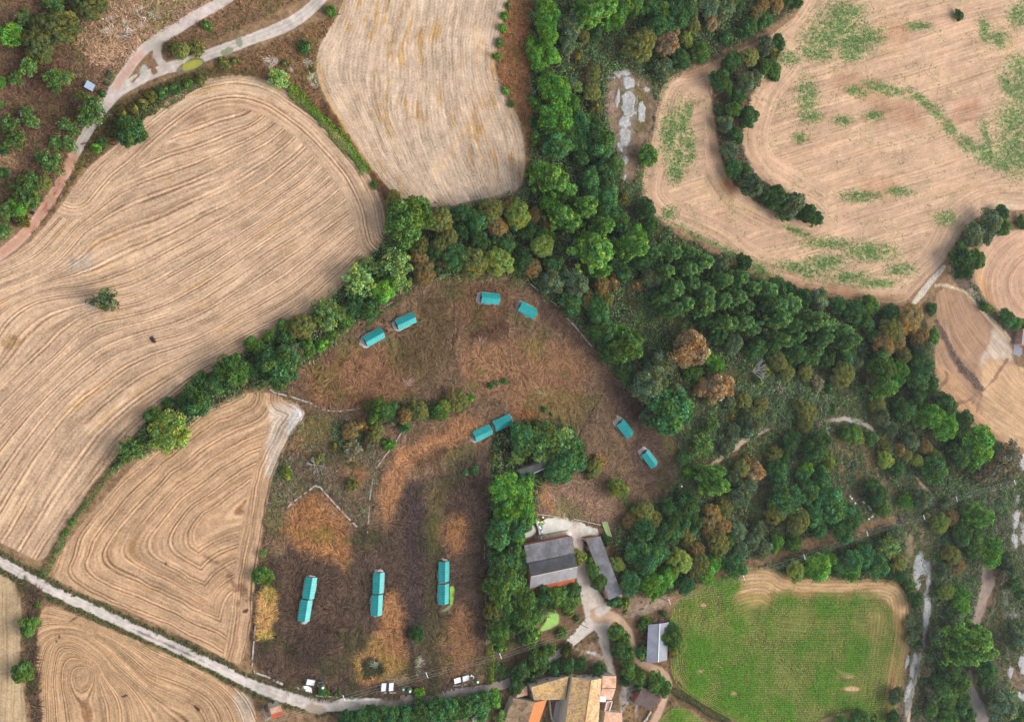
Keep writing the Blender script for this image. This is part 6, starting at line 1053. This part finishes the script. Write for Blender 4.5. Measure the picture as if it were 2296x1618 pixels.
m = MB(); v = [w3(p, c0) for p in P3([(660, 610, .3), (830, 590, .3), (790, 930, .3), (770, 1330, .3), (560, 1330, .3), (600, 930, .3)], o3, k3)]; m.prism([a[:2] for a in v], .02, .3); m.build('patio', plain('patio', C(196, 182, 178), .9, .08), fh)
x, y, z = w3((2048+765/k3, 2640+608/k3, 3.0), c0); m = MB(); m.box((x, y, 2.6), (1.5, 1.8, .14), .2); m.box((x, y, 1.3), (1.2, 1.5, 2.5), .2); m.build('porch', plain('porch_blue', C(170, 196, 214), .5), fh)
# mossy barn left of the farmhouse
c0 = S(2048+180/k3, 2640+760/k3); mb_ = empty('stone_barn', (c0[0], c0[1], 0)); tag(mb_, 'old barn with mossy tiles and one orange slope left of the farmhouse', 'barn')
A4 = P3([(340, 632, 6.5), (170, 1150, 6.5), (-200, 1100, 4.2), (20, 565, 4.2)], o3, k3); B4 = P3([(340, 632, 6.5), (170, 1150, 6.5), (330, 1160, 5.2), (525, 588, 5.2)], o3, k3); roof(mb_, c0, 'roof_slope', A4, M_tileb, .18); roof(mb_, c0, 'roof_slope', B4, plain('new_orange_tile', C(222, 138, 78), .8, .1), .18)
walls(mb_, c0, [A4[3], A4[0], B4[3], B4[2], A4[1], A4[2]], M_plaster, .98, .3)
C4 = P3([(60, 560, 4.0), (235, 520, 4.0), (228, 378, 3.4), (110, 450, 3.4)], o3, k3); roof(mb_, c0, 'side_roof', C4, M_tilep); walls(mb_, c0, C4, M_plaster, .95, .2, 'side_wall')
# roadside house at the right edge
o7, k7 = (4000, 1260), 8.99; c0 = S(4110, 1345); rh = empty('roadside_house', (c0[0], c0[1], 0)); tag(rh, 'house with pink wall and grey roof cut by the right edge', 'house')
A4 = P3([(1600, 470, 6.2), (1560, 1180, 6.2), (775, 1050, 4.6), (840, 490, 4.6)], o7, k7); roof(rh, c0, 'roof', A4, M_fibg); q = walls(rh, c0, [A4[3], A4[0], A4[1], A4[2]], plain('pink_plaster', C(226, 160, 136), .9, .1), .99, .2); openings(rh, q[3], q[0], [(.3, .8), (.7, .8)], 1.2, 2.6, out=-.05)
patch('paved_yard', [(4000+a/8.99, 1260+b/8.99) for a, b in [(500, 700), (600, 600), (720, 620), (700, 800), (640, 1060), (800, 1180), (790, 1400), (690, 1500), (560, 1430), (450, 1400), (500, 1180)]], .08, plain('slate_paving', C(150, 152, 164), .9, .2, .4), 'grey paved yard beside the house at the right edge', 'yard')
# ---- walls
def stone_wall(pts, w, h, label, gap=.0, mat=None, name='stone_wall'):
    m = MB(); p = [S(*q) for q in pts]; c = p[0]; random.seed(len(label)+int(pts[0][0]))
    for a, b in zip(p[:-1], p[1:]):
        L = math.hypot(b[0]-a[0], b[1]-a[1]); n = max(1, int(L/1.1)); ang = math.atan2(b[1]-a[1], b[0]-a[0])
        for i in range(n):
            if random.random() < gap: continue
            t = (i+.5)/n; hh = h*random.uniform(.75, 1.1); m.box((a[0]+(b[0]-a[0])*t-c[0]+random.uniform(-.06, .06), a[1]+(b[1]-a[1])*t-c[1]+random.uniform(-.06, .06), hh/2), (L/n*random.uniform(.86, .99), w*random.uniform(.7, 1.25), hh), ang+random.uniform(-.05, .05))
    return tag(m.build(name, mat or M_stone, None, (c[0], c[1], 0)), label, 'wall', 'low pale walls around paddocks and yard')
sc = lambda pts: [(a/Q, b/Q) for a, b in pts]
stone_wall(sc([(604, 872), (615, 880), (650, 888), (700, 905), (722, 917), (740, 921), (765, 921)]), .55, .7, 'low white wall beside the grey tip of the hairpin field', .12)
stone_wall(sc([(765, 921), (790, 918), (812, 914)]), .35, .6, 'faint stretch of wall left of the paddock clump', .2)
stone_wall(sc([(642, 1138), (665, 1118), (692, 1098), (705, 1088), (718, 1092), (740, 1118), (775, 1156), (800, 1180)]), .6, .8, 'angled white wall above the left pair of teal huts', .15)
stone_wall(sc([(823, 1196), (826, 1160), (828, 1120), (834, 1078), (842, 1050), (856, 1030), (880, 1000), (900, 968)]), .45, .7, 'long curving wall between scrub and orange grass', .1)
stone_wall(r3([(0, 305), (90, 340), (200, 375), (300, 430), (400, 475), (480, 515)]), .7, .8, 'white wall along the road left of the first silo', .08); stone_wall(r3([(1070, 705), (1180, 725), (1300, 722), (1400, 732)]), .5, .7, 'short white wall below the first silo', .1); stone_wall(r3([(690, 575), (720, 560), (780, 605)]), .6, .5, 'stub of white wall beside the tarpaulin')
stone_wall([(1480+a/4.042, 2620+b/4.042) for a, b in [(130, 605), (260, 600), (420, 598)]], .5, .5, 'white kerb wall below the middle feed boxes', .1); stone_wall([(1480+a/4.042, 2620+b/4.042) for a, b in [(1270, 495), (1310, 495), (1460, 470), (1560, 462)]], .45, .5, 'white kerb wall below the right feed boxes', .3)
t21 = lambda l: sc(T(2, 1, l))
stone_wall(t21([(120, 290), (150, 315), (220, 370), (300, 440)]), .35, .6, 'broken white wall above the fourth teal hut', .3); stone_wall(t21([(365, 520), (400, 555), (440, 600), (500, 675), (535, 712)]), .55, .8, 'bright white wall along the right paddock edge', .1); stone_wall(t21([(560, 740), (620, 805), (680, 870), (770, 978)]), .3, .6, 'faint wall continuing down the right paddock edge', .25)
t11 = lambda l: sc(T(1, 1, l))
stone_wall(t11([(1310, 225), (1250, 240), (1200, 262), (1180, 275)]), .4, .6, 'white wall under the olive wood at the paddock top', .2); stone_wall(t11([(920, 412), (860, 450), (805, 490)]), .4, .6, 'white wall above the gap between two teal huts', .2); stone_wall(t11([(640, 590), (560, 645), (500, 690)]), .3, .5, 'faint wall left of the first teal hut', .3); stone_wall(t11([(370, 762), (330, 788), (290, 815)]), .4, .6, 'white wall under the big dark hedge tree', .15)
stone_wall(sc(T(1, 2, [(1535, 425), (1534, 520)])), .3, .7, 'white wall stub at the top of the tree belt fence', .2); stone_wall(sc(T(1, 2, [(1540, 760), (1545, 900), (1548, 1100), (1550, 1330)])), .25, .6, 'pale wall between the paddock and the tree belt', .3); stone_wall(sc(T(0, 2, [(1715, 970), (1700, 1150), (1695, 1240), (1715, 1290)])), .5, .6, 'white wall at the lower left corner of the paddock', .2)
r1 = lambda l: [(2048+a/k1, 2040+b/k1) for a, b in l]
stone_wall(r1([(430, 68), (600, 82), (770, 104)]), .35, .9, 'thin white wall above the junk in the yard', 0, M_plaster, 'yard_wall'); stone_wall(r1([(1100, 150), (1250, 185), (1420, 225), (1580, 262)]), .35, .9, 'thin white wall from the yard to the algae tank', 0, M_plaster, 'yard_wall'); stone_wall(r1([(415, 150), (450, 270), (490, 430)]), .7, .9, 'grey wall along the left side of the junk pile', 0, M_plaster, 'yard_wall'); stone_wall(r1([(560, 440), (780, 395), (1000, 362)]), .3, .6, 'low brown wall behind the barn', 0, plain('mud_wall', C(150, 124, 100), .95), 'yard_wall'); stone_wall(r1([(1170, 525), (1285, 500)]), .35, .8, 'short wall between the barn and the long shed', 0, M_plaster, 'yard_wall')
stone_wall([(2048+a/k3, 2640+b/k3) for a, b in [(2075, 750), (2020, 850), (1965, 930), (1930, 1010)]], .7, .9, 'grey wall below the brown tiled shed', 0, M_plaster, 'yard_wall'); stone_wall([(2048+a/k3, 2640+b/k3) for a, b in [(545, 545), (560, 700), (580, 870), (640, 930)]], .4, 1.4, 'pale yard wall left of the farmhouse patio', 0, M_plaster, 'yard_wall')
# ---- fences
def fence(pts, label, step=3.2):
    p = [S(*q) for q in pts]; c = p[0]; r = empty('wire_fence', (c[0], c[1], 0)); tag(r, label, 'fence', 'wire fences dividing the paddocks'); wm = MB()
    for a, b in zip(p[:-1], p[1:]):
        L = math.hypot(b[0]-a[0], b[1]-a[1]); n = max(1, int(L/step))
        for i in range(n+1):
            t = i/n; x, y = a[0]+(b[0]-a[0])*t-c[0], a[1]+(b[1]-a[1])*t-c[1]; m = MB(); m.box((x, y, .6), (.14, .14, 1.2)); m.build('post', M_wood, r)
        for z in (.35, .7, 1.05): wm.tube((a[0]-c[0], a[1]-c[1], z), (b[0]-c[0], b[1]-c[1], z), .03, n=4)
    wm.build('wire', M_wood, r)
fence(sc([(1018, 628), (1018, 872)]), 'straight wire fence down the middle of the upper paddock'); fence(sc([(858, 708), (872, 760), (892, 820), (915, 905)]), 'wire fence between the two left teal huts'); fence(sc([(1136, 640), (1138, 740), (1146, 830)]), 'wire fence between the two upper right teal huts'); fence([(2418, 1562), (2360, 1660), (2307, 1759)], 'wire fence slanting down towards the tree belt'); fence([(2585, 1720), (2530, 1800)], 'short wire fence between the two right teal huts'); fence([(2395, 1870), (2440, 1912)], 'short wire fence beside the yellow green tree')
fence(sc([(1076, 898), (1110, 878), (1146, 872), (1190, 900)]), 'low wire fence above the slanting hut pair')
# ---- power line
POLES = [((1376, 2789.5), 8.5, 'beside the bend of the road'), ((1707.6, 2698), 8.5, 'in the lower right paddock'), ((2002, 2622), 9, 'left of the algae pond'), ((2678, 2405), 9, 'at the left corner of the corn field'), ((2975.6, 2310), 9, 'at the upper edge of the corn field'), ((3218, 2227), 9, 'above the domed tree by the corn'), ((3469, 2133), 9, 'on the bare pinkish slope'), ((3696, 2067), 9, 'near the burnt patch at the right'), ((3827, 1995), 9.5, 'in the wood beside the footpath'), ((4059, 1927), 9.5, 'at the right edge above the ledges')]
M_pole = plain('pole_grey', C(170, 160, 150), .9, .12); M_ins = plain('insulator', (.7, .72, .74), .3, .02); tops = []
for i, (c, h, pl) in enumerate(POLES):
    x, y = S(*c, h); r = empty('power_pole', (x, y, 0), .35); tag(r, f'grey power pole with white crossarm {pl}', 'power pole', 'power poles across the farm')
    m = MB(); m.tube((0, 0, 0), (0, 0, h+.4), .17, .12, 8); m.build('pole', M_pole, r); m = MB(); m.box((0, 0, h), (.2, 2.6, .18)); m.build('crossarm', M_white, r)
    for k in (-1.15, 0, 1.15): m = MB(); m.lathe((0.0 if k else .0, k, h+(.1 if k else .42)), [(.1, 0), (.12, .1), (.07, .25), (.1, .32)], 8); m.build('insulator', M_ins, r)
    e = (-math.sin(.35), math.cos(.35)); tops.append([(x+e[0]*k, y+e[1]*k, h+(.35 if k else .75)) for k in (-1.15, 0, 1.15)])
lx, ly = S(1090, 2880, 10); tops.insert(0, [(lx-.8, ly-1, 10.5), (lx, ly, 10.5), (lx+.8, ly+1, 10.5)])
nmw = ['mast and first pole', 'first and second poles', 'second and third poles', 'third and fourth poles', 'fourth and fifth poles', 'fifth and sixth poles', 'sixth and seventh poles', 'seventh and eighth poles', 'eighth and ninth poles', 'ninth and last poles']
for i in range(len(tops)-1):
    for k in range(3):
        m = MB(); a, b = np.array(tops[i][k]), np.array(tops[i+1][k]); sag = .012*np.linalg.norm(b-a); prev = a
        for j in range(1, 9): t = j/8; p = a*(1-t)+b*t-np.array((0, 0, 4*sag*t*(1-t))); m.tube(prev-a, p-a, .023, n=4, cap=False); prev = p
        o = m.build('power_cable', M_wire, None, tuple(a)); tag(o, f"{('lower', 'middle', 'upper')[k]} thin cable strung between the {nmw[i]}", 'cable', 'power cables')
for base, tip, lb in (((2339-24, 2505-14), (2363, 2519), 'bare dark post leaning over the farm drive'), ((2242, 1980), (2276, 1991), 'bare dark post in the sheltered meadow'), ((1703, 2772), (1708, 2777), 'short bare post at the lower paddock wall')):
    x, y = S(*base); m = MB(); m.tube((0, 0, 0), (0, 0, 9.0 if 'drive' in lb else (7 if 'meadow' in lb else 3)), .16, .11, 8); tag(m.build('bare_post', M_wood, None, (x, y, 0)), lb, 'post')
# ---- beehives
for i, (a, b) in enumerate([(575, 485), (618, 533), (700, 640), (880, 615), (905, 632), (1003, 698), (1030, 742), (1045, 770), (1062, 803), (1098, 940), (1075, 957), (1012, 1000)]):
    x, y = S(3300+a/5.74, 1900+b/5.74, .8); r = empty('beehive', (x, y, 0), .6); tag(r, f"{('topmost white beehive on the red soil', 'second white beehive from the top of the red soil', 'white beehive under the edge of the bluish wood', 'left hive of the upper touching pair', 'right hive of the upper touching pair', 'lone white hive on the red soil', 'first small hive in the short row of three', 'middle hive in the short row of three', 'bright last hive of the short row of three', 'right hive of the lower touching pair', 'left hive of the lower touching pair', 'lowest white hive below the lower pair')[i]}", 'beehive', 'white beehives on the red soil')
    m = MB(); m.box((0, 0, .45), (.75, .75, .65)); m.build('hive_box', M_white, r); m = MB(); m.box((0, 0, .83), (.9, .9, .10)); m.build('hive_lid', M_white, r)
    for s in (-.3, .3): m = MB(); m.box((0, s, .06), (.7, .1, .11)); m.build('stand', M_wood, r)
# ---- yard things
DR = [(470, 210, 'white'), (515, 212, 'yellow'), (540, 208, 'yellow'), (480, 250, 'green'), (515, 262, 'lime'), (545, 250, 'green'), (490, 295, 'white'), (530, 295, 'green'), (505, 320, 'white'), (530, 335, 'blue'), (500, 350, 'teal'), (565, 150, 'navy'), (550, 125, 'cream'), (535, 378, 'cream'), (510, 240, 'green')]
CD = {'white': (.72, .74, .74), 'yellow': (.62, .48, .12), 'green': (.03, .20, .10), 'lime': (.16, .36, .10), 'blue': (.02, .16, .42), 'teal': (.03, .24, .26), 'navy': (.015, .025, .06), 'cream': (.66, .60, .50)}; MD = {k: plain('drum_'+k, v, .45, .08) for k, v in CD.items()}; seen = {}
for i, (a, b, cn) in enumerate(DR):
    x, y = S(*r1([(a, b)])[0], .6); m = MB(); m.lathe((0, 0, 0), [(.40, 0), (.44, .05), (.44, .45), (.46, .5), (.44, .55), (.44, .95), (.40, 1.0), (.15, 1.02)], 12); seen[cn] = seen.get(cn, 0)+1; n_ = sum(1 for d in DR if d[2] == cn)
    lb = f'{cn} plastic drum in the junk pile in the white yard' if n_ == 1 else f"{cn} plastic drum in the yard pile, {ORD[seen[cn]-1] or 'first'} of its colour from the top"; tag(m.build('plastic_drum', MD[cn], None, (x, y, 0)), lb, 'drum', 'plastic drums heaped in the yard')
m = MB(); c = S(*r1([(480, 500)])[0]); random.seed(3)
for i in range(70): a = random.gauss(0, 1.2); b = random.gauss(0, .9); m.box((a*1.2, b, random.uniform(.1, .5)), (random.uniform(.2, .6), random.uniform(.2, .5), random.uniform(.15, .4)), random.uniform(0, 3))
tag(m.build('rubbish_heap', plain('rubbish', (.14, .11, .11), .8, .9, 4.0), None, (c[0], c[1], 0)), 'heap of dark and white rubbish against the back of the barn', 'rubbish', None, 'stuff')
x, y = S(2388, 2311.6, 1.6); r = empty('globe_tank', (x, y, 0)); tag(r, 'round white globe tank between the drive bushes and long shed', 'tank'); m = MB(); m.lathe((0, 0, 1.5), [(.1, -1.05), (.7, -.8), (1.0, -.3), (1.05, .1), (.85, .65), (.45, .98), (.1, 1.06)], 16); m.build('globe', M_white, r); m = MB(); m.lathe((0, 0, 0), [(.5, 0), (.5, .5)], 12); m.build('stand', M_galv, r)
# algae tanks with rims
def tank(pts, label, h=.5, col=(138, 186, 62)):
    p = [S(*q, h) for q in pts]; c = np.mean(p, 0); r = empty('algae_tank', (c[0], c[1], 0)); tag(r, label, 'tank'); q = [(a[0]-c[0], a[1]-c[1]) for a in p]; m = MB()
    for a, b in zip(q, q[1:]+q[:1]): L = math.hypot(b[0]-a[0], b[1]-a[1]); m.box(((a[0]+b[0])/2, (a[1]+b[1])/2, h/2), (L+.3, .45, h), math.atan2(b[1]-a[1], b[0]-a[0]))
    m.build('rim', M_stone, r); m = MB(); m.prism([(a*.95, b*.95) for a, b in q], .03, h-.12); m.build('water', plain('algae'+str(int(pts[0][0])), C(*col), .4, .15, .5), r)
r5 = lambda l: [(2300+a/7.653, 2000+b/7.653) for a, b in l]
tank(r5([(840, 690), (975, 640), (1120, 1120), (1010, 1150)]), 'narrow algae green tank right of the long shed'); tank([(1480+a/4.042, 2620+b/4.042) for a, b in [(1650, 1020), (1735, 975), (1830, 1160), (1730, 1190)]], 'algae green tank at the bottom edge left of the old barn', .9, (120, 160, 90))
# loose timber by the open shed
M_tim = plain('bleached_timber', C(190, 172, 160), .95, .1); random.seed(9); m = MB(); c = S(2574, 2560)
for i in range(16): a = (random.uniform(-1.2, 1.2), random.uniform(-6, 6)); t_ = random.uniform(0, 3.1); L = random.uniform(1, 2.6); m.tube((a[0], a[1], .15+.02*i), (a[0]+math.cos(t_)*L, a[1]+math.sin(t_)*L, .2+.02*i), .09, n=5)
tag(m.build('timber_heap', M_tim, None, (c[0], c[1], 0)), 'heap of bleached poles along the left side of the open shed', 'timber', None, 'stuff')
m = MB(); c = S(2630, 2483)
for i in range(12): a = (random.uniform(-3, 3), random.uniform(-1, 1)); t_ = random.uniform(-.4, .6); L = random.uniform(1, 3); m.tube((a[0], a[1], .2+.03*i), (a[0]+math.cos(t_)*L, a[1]+math.sin(t_)*L, .2+.03*i), .1, n=5)
tag(m.build('timber_stack', M_tim, None, (c[0], c[1], 0)), 'stack of bleached poles above the open shed', 'timber', None, 'stuff')
# ================================================================== LIGHT, SKY, CAMERA
w = bpy.data.worlds.new('World'); SC.world = w; w.use_nodes = True; nt = w.node_tree; bg = nt.nodes['Background']; sky = nt.nodes.new('ShaderNodeTexSky'); sky.sky_type = 'NISHITA'; sky.sun_disc = False
EL, AZ = math.radians(34), math.radians(102); sky.sun_elevation = EL; sky.sun_rotation = AZ; sky.dust_density = 2.5; sky.air_density = 1.2
hs = nt.nodes.new('ShaderNodeHueSaturation'); hs.inputs['Saturation'].default_value = .42; nt.links.new(sky.outputs[0], hs.inputs['Color']); nt.links.new(hs.outputs[0], bg.inputs[0]); bg.inputs[1].default_value = .12
sl = bpy.data.lights.new('Sun', 'SUN'); sl.energy = 1.5; sl.angle = math.radians(52); sl.color = (1.0, .95, .88); so = link(bpy.data.objects.new('Sun', sl)); so.location = (0, 0, 300)
dv = np.array((math.sin(AZ)*math.cos(EL), math.cos(AZ)*math.cos(EL), math.sin(EL)))
import mathutils
so.rotation_euler = mathutils.Vector(-dv).to_track_quat('-Z', 'Y').to_euler()
cam = bpy.data.cameras.new('Camera'); cam.sensor_width = 36; cam.lens = 36*FD/2296.0; cam.clip_end = 20000; co = link(bpy.data.objects.new('Camera', cam)); co.location = (0, 0, HC); co.rotation_euler = (0, -TH, 0); SC.camera = co
vs = SC.view_settings; vs.view_transform = 'Standard'; vs.look = 'None'; vs.exposure = EXPO; vs.gamma = 1.0

# ---- thin air haze over the valley
hz = NT('haze_air'); pv = hz.n('ShaderNodeVolumePrincipled'); pv.inputs['Color'].default_value = (.82, .88, .97, 1); pv.inputs['Density'].default_value = HAZE; pv.inputs['Anisotropy'].default_value = .2
hz.link(pv.outputs[0], hz.out.inputs['Volume'])
if HAZE > 0:
    m = MB(); m.box((230, 0, 195), (1500, 1300, 396)); o = m.build('haze', hz.m); tag(o, 'thin pale haze over the whole valley', 'haze', None, 'stuff')
